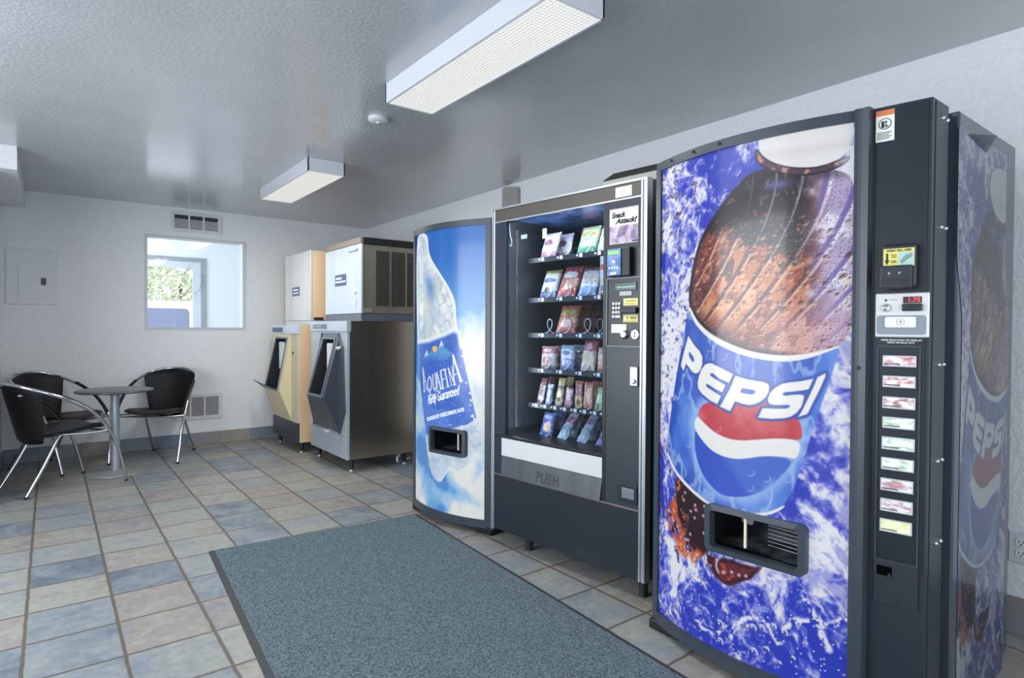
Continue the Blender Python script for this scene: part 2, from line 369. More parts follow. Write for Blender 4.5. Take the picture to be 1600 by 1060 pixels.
# ================================================================ CEILING AND WALL FIXTURES
M_diff = bpy.data.materials.new('prismatic_diffuser')
def diff_mat(m):
    m.use_nodes = True; nt = m.node_tree; N = nt.nodes; K = nt.links; b = N['Principled BSDF']
    tc = N.new('ShaderNodeTexCoord'); sp = N.new('ShaderNodeSeparateXYZ'); K.new(tc.outputs['Object'], sp.inputs[0])
    fs = []
    for ax, f in ((0, 1/.016), (1, 1/.016)):
        a = N.new('ShaderNodeMath'); a.operation = 'MULTIPLY'; a.inputs[1].default_value = f; K.new(sp.outputs[ax], a.inputs[0])
        p = N.new('ShaderNodeMath'); p.operation = 'PINGPONG'; p.inputs[1].default_value = .5; K.new(a.outputs[0], p.inputs[0])
        q = N.new('ShaderNodeMath'); q.operation = 'MULTIPLY'; q.inputs[1].default_value = 2; K.new(p.outputs[0], q.inputs[0]); fs.append(q.outputs[0])
    mn = N.new('ShaderNodeMath'); mn.operation = 'MINIMUM'; K.new(fs[0], mn.inputs[0]); K.new(fs[1], mn.inputs[1])
    mr = N.new('ShaderNodeMapRange'); mr.inputs[1].default_value = .1; mr.inputs[2].default_value = .7; mr.inputs[3].default_value = .26; mr.inputs[4].default_value = .84; K.new(mn.outputs[0], mr.inputs[0])
    b.inputs['Base Color'].default_value = L((205, 207, 203)); b.inputs['Roughness'].default_value = .3
    b.inputs['Emission Color'].default_value = L((255, 252, 242)); K.new(mr.outputs[0], b.inputs['Emission Strength'])
    bp = N.new('ShaderNodeBump'); bp.inputs['Strength'].default_value = .5; bp.inputs['Distance'].default_value = .004; K.new(mn.outputs[0], bp.inputs['Height']); K.new(bp.outputs[0], b.inputs['Normal'])
diff_mat(M_diff)
def fixture(x0, x1, y0, y1, label, watts):
    cx, cy = (x0+x1)/2, (y0+y1)/2; a, b_ = (x1-x0)/2, (y1-y0)/2
    t = thing('ceiling_light', label, 'ceiling light', (cx, cy, H), group='fluorescent ceiling lights')
    mb = MB().box(-a, a, -b_, -b_+.012, -.095, 0, .002).box(-a, a, b_-.012, b_, -.095, 0, .002).box(-a, -a+.012, -b_, b_, -.095, 0, .002).box(a-.012, a, -b_, b_, -.095, 0, .002).box(-a+.01, a-.01, -b_+.01, b_-.01, -.012, 0)
    mb.build('housing', M_white, t)
    MB().box(-a+.012, a-.012, -b_+.012, b_-.012, -.092, -.084).build('diffuser', M_diff, t)
    d = bpy.data.lights.new('tube_light', 'AREA'); d.shape = 'RECTANGLE'; d.size = .2; d.size_y = 1.1; d.energy = watts; d.color = (1, .96, .88)
    o = bpy.data.objects.new('tube_light', d); COL.objects.link(o); o.parent = t; o.location = (0, 0, -.1)
    for x in (-.06, .06): MB().tube([(x, -b_+.05, -.05), (x, b_-.05, -.05)], .0127, 10).build('lamp_tube', mat('lit_tube', (240, 240, 235), .5, emit=((255, 250, 236), 1.5)), t)
    return t
fixture(1.31, 1.572, 1.515, 2.735, 'near long fluorescent ceiling light above the vending machines', 13)
fixture(1.436, 1.708, 4.225, 5.44, 'far small-looking fluorescent ceiling light towards the back wall', 24)
t = thing('smoke_detector', 'round flat white disc on the ceiling between the two lights', 'smoke detector', (1.49, 3.2, H))
MB().lathe([(.058, 0), (.058, -.012), (.05, -.022), (.02, -.024)], n=36).build('body', M_ceil if False else mat('detector_plastic', (196, 200, 204), .5), t)
MB().lathe([(.012, -.024), (.012, -.03), (.004, -.031)], n=16).build('cap', M_white, t)

M_pan = mat('white_panel_paint', (214, 218, 222), .45)
t = thing('breaker_panel', 'white electrical breaker panel on the back wall at left', 'breaker panel', (-.12, YB, 1.64))
MB().box(-.182, .182, -.012, 0, -.244, .244, .004).build('cover', M_pan, t)
d = MB().box(-.097, .105, -.018, -.010, -.19, .12, .003).build('door', M_pan, t)
MB().box(.062, .097, -.026, -.016, -.068, -.006, .002).box(.07, .088, -.032, -.02, -.05, -.024, .002).build('latch', M_black, d)
for x in (-.165, .165):
    for z in (-.2, .2): MB().lathe([(.006, -.012), (.005, -.016)], (x, 0, z), 10, 'y').build('screw', M_alu, t)
def vent(name, label, x0, x1, z0, z1, cells, back, slope, frac, lv):
    w_, h_ = x1-x0, z1-z0
    t = thing(name, label, 'wall vent', ((x0+x1)/2, YB, (z0+z1)/2))
    a, b_ = w_/2, h_/2; fr = .034
    MB().ring(rrect(-a, a, -b_, b_, .006), rrect(-a+fr, a-fr, -b_+fr, b_-fr, .004), lambda x, z: (x, -.012, z), lambda x, z: (x, 0, z)).build('frame', M_white, t)
    iw = w_-2*fr
    for k in range(1, cells): MB().box(-a+fr+iw*k/cells-.008, -a+fr+iw*k/cells+.008, -.011, -.002, -b_+fr, b_-fr).build('mullion', M_white, t)
    MB().box(-a+fr, a-fr, -.003, -.001, -b_+fr, b_-fr).build('backing', back, t)
    mb = MB(); n = int((h_-2*fr)*frac/.013)
    for k in range(n):
        z = -b_+fr+.006+k*.013
        mb.add([(-a+fr, -.009, z), (a-fr, -.009, z), (a-fr, -.003, z+slope), (-a+fr, -.003, z+slope)], [[0, 1, 2, 3]])
    mb.build('louvre', mat('vent_louvre_%d' % lv, (lv, lv, lv+6), .45), t)
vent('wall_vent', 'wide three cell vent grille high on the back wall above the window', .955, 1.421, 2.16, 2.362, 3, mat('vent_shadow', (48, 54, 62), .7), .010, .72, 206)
vent('return_vent', 'low white vent grille on the back wall beside the chair', .962, 1.423, .266, .523, 3, mat('vent_grey', (84, 82, 80), .7), .0075, 1.0, 168)
t = thing('wall_outlet', 'white duplex power outlet on the right wall beyond the soda machine', 'outlet', (XR, .648, .347))
MB().box(-.007, 0, -.04, .04, -.062, .062, .003).build('plate', M_white, t)
for z in (-.022, .022):
    r = MB().prism([(y, zz+z) for y, zz in rrect(-.017, .017, -.015, .015, .008)], -.0095, -.005, 'x').build('receptacle', mat('outlet_plastic', (222, 224, 226), .4), t)
    MB().box(-.0102, -.009, -.008, -.0055, z-.003, z+.007).box(-.0102, -.009, .0055, .008, z-.003, z+.007).lathe([(.003, -.0102), (.003, -.009)], (0, 0, z-.009), 10, 'x').build('slot', M_ink, r)

# ================================================================ FLOOR MAT
c, s_ = math.cos(math.radians(-3.6)), math.sin(math.radians(-3.6))
t = thing('floor_mat', 'large blue grey carpet mat with black rubber edge in front of the vending machines', 'floor mat', (.666, 3.535, 0), math.radians(-3.6))
Wd, Ln = 1.214, 3.05
def matmap(x, y, z): return (x, y, z)
MB().box(.028, Wd-.028, -Ln+.028, -.028, .001, .011, .002).build('carpet', mat('mat_carpet', (66, 80, 87), .95, spec=.1, noise=(150, (116, 131, 138), .13), bump=(300, .25)), t)
o_, i_ = rrect(0, Wd, -Ln, 0, .02), rrect(.03, Wd-.03, -Ln+.03, -.03, .01)
mb = MB(); n = len(o_)
v = [(x, y, .0005) for x, y in o_]+[(x, y, .008) for x, y in i_]
mb.add(v, [[k, (k+1) % n, n+(k+1) % n, n+k] for k in range(n)]); mb.build('rubber_edge', mat('mat_edge', (58, 60, 62), .7), t)
# ================================================================ TABLE AND CHAIRS
def spline(P, n):
    P = [Vector(p) for p in P]; Q = [2*P[0]-P[1]]+P+[2*P[-1]-P[-2]]; out = []
    for i in range(1, len(Q)-2):
        a, b, c, d = Q[i-1:i+3]
        for k in range(n):
            t = k/n; out.append(.5*((2*b)+(c-a)*t+(2*a-5*b+4*c-d)*t*t+(3*b-a-3*c+d)*t**3))
    out.append(P[-1]); return out
def slab(mb, nu, nv, fn, th, pw=6):
    """padded sheet: centre surface fn(a, b), a and b in -1..1, thickness falling to nothing at the rim"""
    P = [[Vector(fn(-1+2*i/nu, -1+2*j/nv)) for i in range(nu+1)] for j in range(nv+1)]
    F, B = [], []
    for j in range(nv+1):
        for i in range(nu+1):
            du = P[j][min(i+1, nu)]-P[j][max(i-1, 0)]; dv = P[min(j+1, nv)][i]-P[max(j-1, 0)][i]
            n = du.cross(dv); n = n.normalized() if n.length > 1e-9 else Vector((0, 0, 1))
            a, b = -1+2*i/nu, -1+2*j/nv
            t = th*math.sqrt(max(0, 1-abs(a)**pw))*math.sqrt(max(0, 1-abs(b)**pw))
            F.append(P[j][i]+n*t); B.append(P[j][i]-n*t)
    idx = [[j*(nu+1)+i, j*(nu+1)+i+1, (j+1)*(nu+1)+i+1, (j+1)*(nu+1)+i] for j in range(nv) for i in range(nu)]
    mb.add(F, idx, True); mb.add(B, [q[::-1] for q in idx], True); return mb

M_vinyl = mat('black_vinyl', (9, 10, 12), .5, spec=.3, bump=(220, .08))
M_vseat = mat('black_seat_vinyl', (20, 23, 26), .45, spec=.4, bump=(220, .08))
def make_chair(label):
    t = thing('cafe_chair', label, 'chair', group='black chairs around the small round table')
    half = [(0, .372, .800), (.10, .357, .795), (.185, .308, .772), (.243, .215, .732), (.272, .08, .668), (.284, -.06, .575), (.289, -.165, .45), (.289, -.24, .30), (.286, -.287, .14), (.280, -.315, .012)]
    full = [(-x, y, z) for x, y, z in half[:0:-1]]+half
    hp = spline(full, 6)
    MB().tube(hp, .0125, 12).build('arm_frame', M_chrome, t)
    for sx in (1, -1):
        pts = [p+Vector((-.006*sx, 0, .007)) for p in spline([(x*sx, y, z) for x, y, z in half[3:8]], 6)][4:-5]
        MB().tube(pts, .0135, 10).build('arm_pad', M_rubber, t)
        lg = spline([(sx*.12, -.12, .418), (sx*.158, .05, .417), (sx*.166, .10, .39), (sx*.175, .2, .205), (sx*.185, .315, .012)], 5)
        MB().tube(lg, .0115, 10).build('rear_leg', M_chrome, t)
        for p in ((sx*.280, -.315), (sx*.185, .315)): MB().lathe([(.0125, 0), (.0135, .004), (.0125, .018)], (p[0], p[1], 0), 12).build('foot_cap', M_rubber, t)
    mb = MB()
    mb.tube(spline([(-.288, -.195, .41), (-.2, -.2, .405), (0, -.2, .402), (.2, -.2, .405), (.288, -.195, .41)], 4), .009, 8)
    for sx in (1, -1):
        mb.tube(spline([(sx*.287, -.185, .42), (sx*.24, -.08, .41), (sx*.18, .04, .412), (sx*.13, .16, .417)], 5), .008, 8)
    mb.tube([(-.16, .06, .415), (.16, .06, .415)], .008, 8)
    mb.build('seat_frame', M_chrome, t)
    def seat(a, b):
        r = 1-.10*max(0, b)**2                                       # b=+1 rear, -1 front
        x = .222*a*(1-.20*max(0, b))*(1-.10*max(0, -b)**4); y = -.262+(b+1)/2*.475+.035*a*a*(b < 0)*b*-1
        z = .440-.024*b-.03*max(0, -b-.5)**1.5/.4-.022*(1-a*a)*(1-b*b*.6)+.012*(a*a)
        return (x, y, z)
    slab(MB(), 20, 20, seat, .020).build('seat', M_vseat, t)
    def back(a, b):
        k = (b+1)/2
        wd = .155+.080*k**.8
        x = wd*a; y = .222+.118*k-(.03+.075*k)*a*a
        z = .352+k*(.441-.04*a*a)+.012*(1-k)*a*a
        return (x, y, z)
    bk = slab(MB(), 20, 18, back, .014, 10).build('backrest', M_vinyl, t)
    for sx in (1, -1): MB().lathe([(.009, 0), (.009, .02), (.005, .026)], (sx*.15, .318, .72), 12, 'y').build('bolt', M_chrome, bk)
    return t
ch = make_chair('black chrome framed chair nearest the camera, seen from behind at the left edge')
ch.location = (.060, 5.655, 0); ch.rotation_euler.z = math.atan2(.89, .456*-1)
for lab, loc, d in (('black chrome framed chair in the corner behind the round table', (.075, 6.435, 0), (.66, -.75)),
                    ('black chrome framed chair right of the round table, below the window', (.80, 6.395, 0), (-.496, -.868))):
    c2 = copy_tree(ch); c2['label'] = lab; c2.location = loc; c2.rotation_euler = (0, 0, math.atan2(d[0], -d[1]))
t = thing('pedestal_table', 'small round dark grey cafe table on a silver pedestal', 'table', (.425, 5.93, 0))
MB().lathe([(.0, .688), (.262, .688), (.274, .684), (.278, .676), (.272, .668), (.24, .664), (.0, .664)], n=64, caps=False).build('tabletop', mat('dark_grey_laminate', (74, 82, 88), .28, spec=.6), t)
MB().lathe([(.032, .008), (.032, .655)], n=28).build('pedestal', mat('silver_paint', (172, 180, 190), .35, .5), t)
MB().lathe([(.07, .645), (.07, .664)], n=28).build('mounting_plate', M_black, t)
MB().lathe([(.212, 0), (.212, .006), (.20, .010), (.05, .016), (.034, .022)], n=56).build('base_plate', mat('table_base_grey', (150, 154, 150), .4, .3), t)

# ================================================================ ICE MACHINES
M_beige = mat('beige_enamel', (206, 178, 146), .45)
M_cream = mat('cream_plastic', (206, 194, 158), .45)
M_slate = mat('slate_grey_plastic', (62, 69, 80), .32)
M_lip = mat('grey_tray_plastic', (96, 106, 118), .4)
M_kick = mat('dark_kick_plate', (66, 68, 72), .4, .4)
M_dark_in = mat('dark_hopper', (34, 36, 40), .5)
M_chute = mat('translucent_chute', (206, 210, 214), .3)
def legs(t, pts, h, M=M_black):
    for x, y in pts:
        l = MB().lathe([(.026, h), (.026, h-.01), (.017, .022), (.017, .018)], (x, y, 0), 18).build('leg', M, t)
        MB().lathe([(.020, 0), (.020, .008), (.012, .012), (.012, .022)], (x, y, 0), 18).build('foot', M_alu, l)
def quad(mb, *p): return mb.add(p, [list(range(len(p)))])
def ice_bin(t, W, D, z0, z1, R, base, M_side, M_frontp, M_house, M_kickp, kick_z, facet, M_tray, strip_z):
    """R: ridge (u0,u1,ztop,zlip,depth,zbot); base: lower left and right u"""
    u0, u1, zt, zl, dp, zb = R
    th = .004
    MB().box(0, W, .12, D, z0, z1-.002).box(0, u0, .02, .12, z0, z1-.002).box(u1, W, .02, .12, z0, z1-.002).box(u0, u1, .02, .12, z0, zb+.1).box(u0, u1, .02, .12, zt-.02, z1-.002).build('cabinet', M_side, t)
    fp = MB().box(0, u0, 0, .02, kick_z, strip_z).box(u1, W, 0, .02, kick_z, strip_z).box(u0, u1, 0, .02, kick_z, zb+.1).box(u0, u1, 0, .02, zt-.02, strip_z)
    fp.build('front_panel', M_frontp, t)
    MB().box(0, W, -.002, .02, z0, kick_z-.004, .002).build('kick_panel', M_kickp, t)
    MB().box(-.003, W+.003, -.008, .03, strip_z+.002, z1, .003).build('top_strip', M_steel_front, t)
    mb = MB(); b0, b1 = base
    A, B_, C_, D_ = (u0, 0, zt), (u1, 0, zt), (u1, -dp, zl), (u0, -dp, zl)
    E_, F_ = (b0, -.001, zb), (u1, -.001, zb)
    quad(mb, D_, C_, F_, E_); quad(mb, B_, C_, F_); quad(mb, A, D_, E_)
    if facet:
        fr = [(u1, zt), (u1+.085, zt-.11), (b1, zl-.10), (u1+.02, zb), (u1, zb)]
        mb.prism(fr, -.016, .001, 'y')
        fl_ = [(u0, zt), (u0-.06, zt-.12), (b0-.0, zl-.12), (b0, zb), (u0, zb+.2)]
        mb.prism(fl_, -.012, .001, 'y')
    # sloping face with the hopper opening
    def P(a, b, off=0.):                                             # a along u, b from top (0) to lip (1)
        return (u0+(u1-u0)*a, -dp*b+off, zt+(zl-zt)*b)
    rim_o = [(0, 0), (1, 0), (1, 1), (0, 1)]; rim_i = [(.16, .10), (.80, .10), (.84, .97), (.10, .97)]
    v = [P(*q) for q in rim_o]+[P(*q) for q in rim_i]
    mb.add(v, [[i, (i+1) % 4, 4+(i+1) % 4, 4+i] for i in range(4)])
    h = mb.build('dispenser_housing', M_house, t)
    rm = MB(); q0 = [(.12, .07), (.85, .07), (.88, 1.0), (.06, 1.0)]
    v = [P(*q, -.006) for q in q0]+[P(*q, -.006) for q in rim_i]+[P(*q, .004) for q in q0]+[P(*q, .004) for q in rim_i]
    rm.add(v, [f for i in range(4) for f in ([i, (i+1) % 4, 4+(i+1) % 4, 4+i], [i, 8+i, 8+(i+1) % 4, (i+1) % 4], [4+i, 4+(i+1) % 4, 12+(i+1) % 4, 12+i])])
    rm.build('opening_rim', M_tray, h)
    pk = MB(); fr = [P(*q) for q in rim_i]; bk = [(p[0], .10, p[2]) for p in fr]; bk[2] = (bk[2][0], .06, fr[2][2]-.03); bk[3] = (bk[3][0], .06, fr[3][2]-.03)
    pk.add(fr+bk, [[i, (i+1) % 4, 4+(i+1) % 4, 4+i] for i in range(4)]+[[4, 5, 6, 7]])
    pk.build('hopper', M_dark_in, h)
    um = u0+(u1-u0)*.50; wv = (u1-u0)*.13
    c_ = MB().box(um-wv, um+wv, -.02, .06, zl+.20, zt-.09, .008); c_.build('ice_chute', M_chute, h)
    MB().box(um-wv*.55, um+wv*.1, -.025, -.018, zl+.24, zt-.14, .002).build('lever', M_white, h)
    return h

XA, YA, WA = 1.945, 5.635, .875
t = thing('ice_dispenser', 'stainless steel ice dispenser bin with dark grey hopper, nearer of the two', 'ice dispenser', (XA, YA, 0), -PI/2)
hA = ice_bin(t, WA, .62, .107, 1.262, (.305, .714, 1.159, .617, .141, .31), (.086, .85), M_steel, M_steel_front, M_slate, M_steel_front, .300, True, M_lip, 1.170)
lettering('ICE CUBES', .05, lambda x, z: (x, -.0092, z), mat('grey_print', (120, 126, 136), .6), t, fit=(.09, .43, 1.195, 1.235), bold=.003)
MB().lathe([(.022, 0), (.022, -.012), (.014, -.03), (.012, -.034)], (.752, -.016, 1.03), 20, 'y').build('lock_knob', M_chrome, t)
MB().box(.41, .47, -.03, .0, .285, .312, .004).build('drain_clip', M_white, t)
legs(t, [(.06, .06), (WA-.06, .06), (.06, .55), (WA-.06, .55)], .107)
# head A
XHA, YHA = 2.064, 5.58
WH, DH = .82, .62
t = thing('ice_maker', 'stainless ice maker head with side louvres and black lid, on the nearer dispenser', 'ice maker', (XHA, YHA, 1.262), -PI/2)
MB().box(.0, WH-.012, .018, DH, .066, .645).build('cabinet', mat('dark_stainless', (152, 148, 134), .4, .7, noise=(9, (136, 132, 120)), stretch=(1, 1, .04)), t)
MB().box(-.004, WH, 0, .018, .064, .650, .004).build('front_panel', M_steel_front, t)
MB().box(.0, WH-.004, .003, DH-.03, 0, .062).build('base_band', mat('blue_grey_plinth', (92, 100, 112), .4, .3), t)
l = MB().box(-.006, WH-.002, -.004, .02, .652, .702, .003).build('lid_edge', mat('lid_brown_grey', (134, 126, 116), .4, .4), t)
MB().box(-.004, WH+.002, .02, DH+.02, .648, .704, .004).build('lid', M_black2, t)
lb = MB().box(.245, .499, -.002, 0, .316, .417).build('label_plate', mat('navy_label', (70, 82, 118), .5), t)
MB().box(.27, .40, -.003, -.002, .375, .392).box(.26, .485, -.003, -.002, .346, .36).build('label_print', M_whiteink, lb)
MB().box(.558, .76, -.003, 0, .592, .604, .001).box(.72, .76, -.003, 0, .604, .612, .001).build('badge', mat('badge_grey', (130, 138, 148), .4, .5), t)
MB().lathe([(.024, 0), (.024, -.006), (.018, -.012)], (.706, 0, .255), 22, 'y').build('switch', M_white, t)
MB().box(.69, .722, -.006, 0, .125, .185, .004).build('latch', M_trim, t)
def louvres(t, x, ys, z0, z1, dirs=1):
    for a, b in ys:
        g = MB().box(x, x+.002, a, b, z0, z1)
        o = g.build('vent_grille', mat('louvre_backing', (44, 44, 42), .6), t)
        m2 = MB(); n = int((z1-z0)/.0135)
        for k in range(n):
            z = z0+.004+k*(z1-z0-.004)/n
            m2.add([(x+.003, a+.004, z), (x+.003, b-.004, z), (x+.012, b-.004, z+.006), (x+.012, a+.004, z+.006)], [[0, 1, 2, 3]])
        m2.build('louvre', mat('louvre_metal', (146, 140, 126), .45, .5), o)
louvres(t, WH-.012, [(.140, .262), (.284, .412), (.434, .56)], .128, .6)
MB().box(WH-.012, WH-.002, .02, .10, .070, .112, .003).build('corner_latch', mat('corner_latch_grey', (150, 150, 146), .4, .5), t)

XBB, YBB, WBB = 1.865, 6.56, .785
t = thing('ice_dispenser', 'cream and beige ice dispenser bin in the back corner, farther of the two', 'ice dispenser', (XBB, YBB, 0), -PI/2)
hB = ice_bin(t, WBB, .60, .103, 1.232, (.07, .603, 1.15, .585, .112, .305), (.02, .70), M_beige, mat('pale_beige_front', (196, 184, 160), .4), M_cream, M_kick, .292, False, M_lip, 1.140)
MB().add([(.02, -.20, .668), (.50, -.125, .60), (.50, -.09, .575), (.03, -.112, .585), (.02, -.20, .66), (.50, -.125, .59)], [[0, 1, 2, 3], [0, 1, 5, 4], [4, 5, 2, 3], [0, 4, 3], [1, 2, 5]]).build('ice_tray', M_lip, hB)
bl = MB().box(.02, .35, -.012, -.0075, 1.158, 1.205).build('name_label', mat('navy_label', (70, 82, 118), .5), t)
MB().lathe([(.012, 0), (.012, -.008)], (.66, 0, .96), 16, 'y').build('lock', M_black, t)
legs(t, [(.06, .06), (WBB-.06, .06), (.06, .53), (WBB-.06, .53)], .103)
t = thing('ice_maker', 'tall narrow beige sided ice maker head in the back corner', 'ice maker', (1.978, 6.515, 1.232), -PI/2)
MB().box(.0, .77, .016, .55, .042, .712).build('cabinet', M_beige, t)
MB().box(-.003, .775, 0, .016, .042, .716, .003).build('front_panel', mat('brushed_light_steel', (214, 212, 208), .36, .5, noise=(8, (196, 192, 186)), stretch=(1, 1, .05)), t)
MB().box(.0, .77, .003, .53, 0, .04).build('base_band', M_trim, t)
lb = MB().box(.235, .455, -.002, 0, .29, .382).build('label_plate', mat('navy_label', (70, 82, 118), .5), t)
MB().box(.27, .42, -.003, -.002, .345, .36).box(.26, .43, -.003, -.002, .315, .327).build('label_print', M_whiteink, lb)
MB().box(.765, .79, .03, .12, .048, .072, .003).build('side_latch', M_black, t)
t = thing('drain_hose', 'short white drain hose on the floor under the nearer ice dispenser', 'hose', (2.42, 4.83, 0))
MB().tube(spline([(.2, .12, .012), (.08, .05, .012), (.02, 0, .02), (.01, -.01, .06), (.05, .0, .10)], 6), .011, 10).build('tube', M_white, t)
# ================================================================ PRINTED PICTURES (traced outlines in millimetres on the sign face)
PEP_ART = {
'P':[(195, 1179),(225, 1145),(251, 1124),(264, 1104),(264, 1078),(257, 1059),(246, 1045),(230, 1042),(215, 1048),(198, 1064),(184, 1075),(171, 1047),(156, 1066),(167, 1103),(181, 1142)],
'P_hole':[(199, 1121),(205, 1118),(221, 1103),(227, 1090),(223, 1084),(214, 1085),(204, 1096),(198, 1106)],
'E':[(291, 1082),(306, 1083),(352, 1066),(392, 1050),(377, 1019),(338, 1031),(311, 1048),(302, 1048),(299, 1041),(307, 1035),(363, 1010),(351, 984),(319, 994),(290, 1008),(283, 1007),(282, 1001),(290, 995),(346, 970),(331, 940),(300, 951),(264, 971),(246, 988),(243, 1010),(250, 1036),(262, 1061),(277, 1077)],
'P2':[(401, 1045),(381, 999),(367, 975),(350, 946),(341, 934),(382, 922),(390, 936),(400, 958),(429, 952),(451, 950),(469, 954),(489, 964),(506, 980),(516, 999),(518, 1016),(514, 1025),(501, 1030),(472, 1033),(450, 1035)],
'P2_hole':[(426, 1005),(450, 1003),(464, 1002),(473, 999),(471, 992),(464, 987),(457, 986),(419, 989)],
'S':[(647, 1050),(612, 1040),(577, 1034),(557, 1028),(535, 1013),(521, 997),(514, 977),(515, 966),(523, 959),(538, 958),(558, 960),(578, 962),(582, 960),(578, 953),(568, 949),(538, 946),(497, 944),(482, 911),(528, 912),(569, 919),(586, 926),(603, 941),(615, 960),(620, 979),(622, 992),(619, 997),(608, 998),(582, 994),(570, 991),(560, 992),(560, 998),(567, 1002),(597, 1007),(621, 1012),(635, 1017)],
'I':[(679, 1069),(658, 1055),(650, 1031),(635, 991),(617, 947),(606, 926),(630, 937),(635, 945),(646, 973),(662, 1011),(670, 1033),(679, 1058)],
'red':[(244, 891),(258, 920),(281, 941),(385, 958),(504, 974),(588, 932),(607, 918),(617, 892),(619, 851),(558, 853),(478, 837),(425, 826),(374, 825),(319, 840),(274, 867)],
'wave':[(242, 890),(274, 867),(319, 840),(374, 825),(425, 826),(478, 837),(558, 853),(618, 851),(604, 788),(574, 795),(506, 788),(449, 770),(407, 760),(355, 761),(305, 775),(259, 810),(231, 842),(230, 867)],
'globe':[(231, 842),(259, 810),(305, 775),(355, 761),(407, 760),(449, 770),(506, 788),(594, 790),(575, 752),(539, 702),(496, 666),(451, 642),(389, 626),(343, 627),(292, 658),(253, 704),(232, 768)],
'label':[(194, 1286),(174, 1188),(147, 1088),(118, 965),(95, 845),(76, 740),(115, 681),(169, 643),(244, 607),(310, 582),(406, 580),(490, 593),(532, 611),(573, 639),(603, 721),(628, 806),(646, 891),(687, 1029),(707, 1111),(718, 1154),(658, 1126),(584, 1109),(524, 1109),(445, 1119),(367, 1144),(290, 1182),(234, 1227)],
'band':[(204, 1285),(234, 1236),(289, 1193),(367, 1157),(445, 1132),(524, 1120),(584, 1120),(658, 1134),(718, 1157),(718, 1152),(658, 1122),(604, 1104),(545, 1099),(464, 1107),(377, 1130),(290, 1170),(228, 1222),(190, 1286)],
'lowband':[(72, 745),(115, 681),(169, 643),(244, 607),(310, 582),(406, 580),(490, 593),(532, 611),(573, 641),(567, 627),(533, 600),(490, 586),(406, 571),(305, 574),(231, 599),(158, 635),(103, 679)],
'bottle':[(467, 1745),(376, 1673),(319, 1616),(267, 1555),(234, 1499),(206, 1404),(194, 1325),(201, 1280),(204, 1285),(234, 1236),(289, 1193),(367, 1157),(445, 1132),(524, 1120),(584, 1120),(658, 1134),(718, 1157),(744, 1210),(761, 1290),(760, 1580),(745, 1632),(727, 1693)],
'cap':[(477, 1833),(470, 1805),(487, 1774),(519, 1747),(561, 1726),(610, 1713),(656, 1710),(699, 1720),(727, 1739),(740, 1766),(751, 1832),(616, 1828)],
'ring':[(466, 1806),(460, 1789),(464, 1770),(474, 1749),(501, 1726),(558, 1700),(610, 1687),(656, 1686),(703, 1696),(732, 1717),(735, 1732),(699, 1720),(656, 1710),(610, 1713),(561, 1726),(519, 1747),(487, 1774)],
'dark':[(131, 639),(306, 588),(308, 416),(247, 368),(198, 424),(133, 499)],
'orange':[(80, 498),(132, 580),(150, 489),(193, 436),(274, 398),(238, 358),(168, 355),(106, 400)],
'blob':[(291, 394),(496, 413),(464, 368),(388, 321),(326, 332)],
}
AQ_ART = {
'bottle':[(43, 1823),(241, 1803),(254, 1691),(282, 1638),(400, 1520),(470, 1438),(514, 1349),(515, 1242),(602, 877),(649, 695),(668, 641),(697, 524),(630, 434),(558, 352),(450, 346),(395, 251),(316, 275),(271, 345),(219, 515),(158, 828),(69, 1160)],
'label':[(89, 1112),(263, 1129),(413, 1164),(500, 1195),(536, 1178),(571, 1018),(610, 865),(654, 674),(599, 636),(457, 594),(229, 529),(187, 683),(138, 864)],
'mount':[(170, 984),(236, 1069),(263, 1040),(292, 1068),(319, 1048),(368, 1079),(395, 1133),(417, 1089),(493, 1053),(396, 983)],
'peak':[(199, 1022),(236, 1069),(259, 1034)],
'peak2':[(368, 1079),(395, 1133),(417, 1089),(400, 1101)],
'sun':[(300, 1077),(308, 1091),(329, 1096),(349, 1092),(359, 1079),(349, 1064),(327, 1048),(308, 1064)],
'A1':[(182, 951),(203, 802)],
'A1b':[(182, 951),(240, 811)],
'A1c':[(188, 862),(222, 870)],
'Q':[(270, 901),(250, 879),(246, 836),(265, 810),(290, 821),(296, 858),(290, 890),(270, 901)],
'Qt':[(265, 810),(282, 790),(315, 784),(341, 798)],
'U':[(307, 913),(316, 838),(332, 820),(348, 844),(334, 923)],
'A2':[(350, 930),(357, 818)],
'A2b':[(350, 930),(392, 835)],
'A2c':[(354, 868),(377, 878)],
'F':[(387, 942),(410, 837)],
'Fa':[(387, 942),(424, 956)],
'Fb':[(398, 888),(423, 898)],
'I':[(427, 952),(454, 852)],
'N':[(455, 963),(481, 860)],
'Nb':[(455, 963),(509, 866)],
'Nc':[(483, 974),(509, 866)],
'A3':[(493, 1039),(503, 865)],
'A3b':[(493, 1039),(553, 890)],
'A3c':[(500, 923),(536, 938)],
'drop':[(619, 688),(627, 698),(639, 696),(641, 686),(630, 678)],
}
def rounded(poly, n=2):
    for _ in range(n):
        q = []
        for a, b in zip(poly, poly[1:]+poly[:1]): q += [(a[0]*.75+b[0]*.25, a[1]*.75+b[1]*.25), (a[0]*.25+b[0]*.75, a[1]*.25+b[1]*.75)]
        poly = q
    return poly
PEP_ART['cap'] = [(a, b if b < 1800 or a in (470, 740) else 2050) for a, b in PEP_ART['cap']]
for k in ('red', 'wave', 'globe', 'band', 'lowband', 'cap', 'ring', 'label', 'bottle'): PEP_ART[k] = rounded(PEP_ART[k])
for k in ('bottle', 'sun', 'drop', 'Q'): AQ_ART[k] = rounded(AQ_ART[k])
def hash2(ix, iy, s):
    h = (ix.astype(np.int64)*374761393+iy.astype(np.int64)*668265263+s*982451653) & 0xffffffff
    h = ((h ^ (h >> 13))*1274126177) & 0xffffffff
    return ((h ^ (h >> 16)) & 0xffff)/65535.0
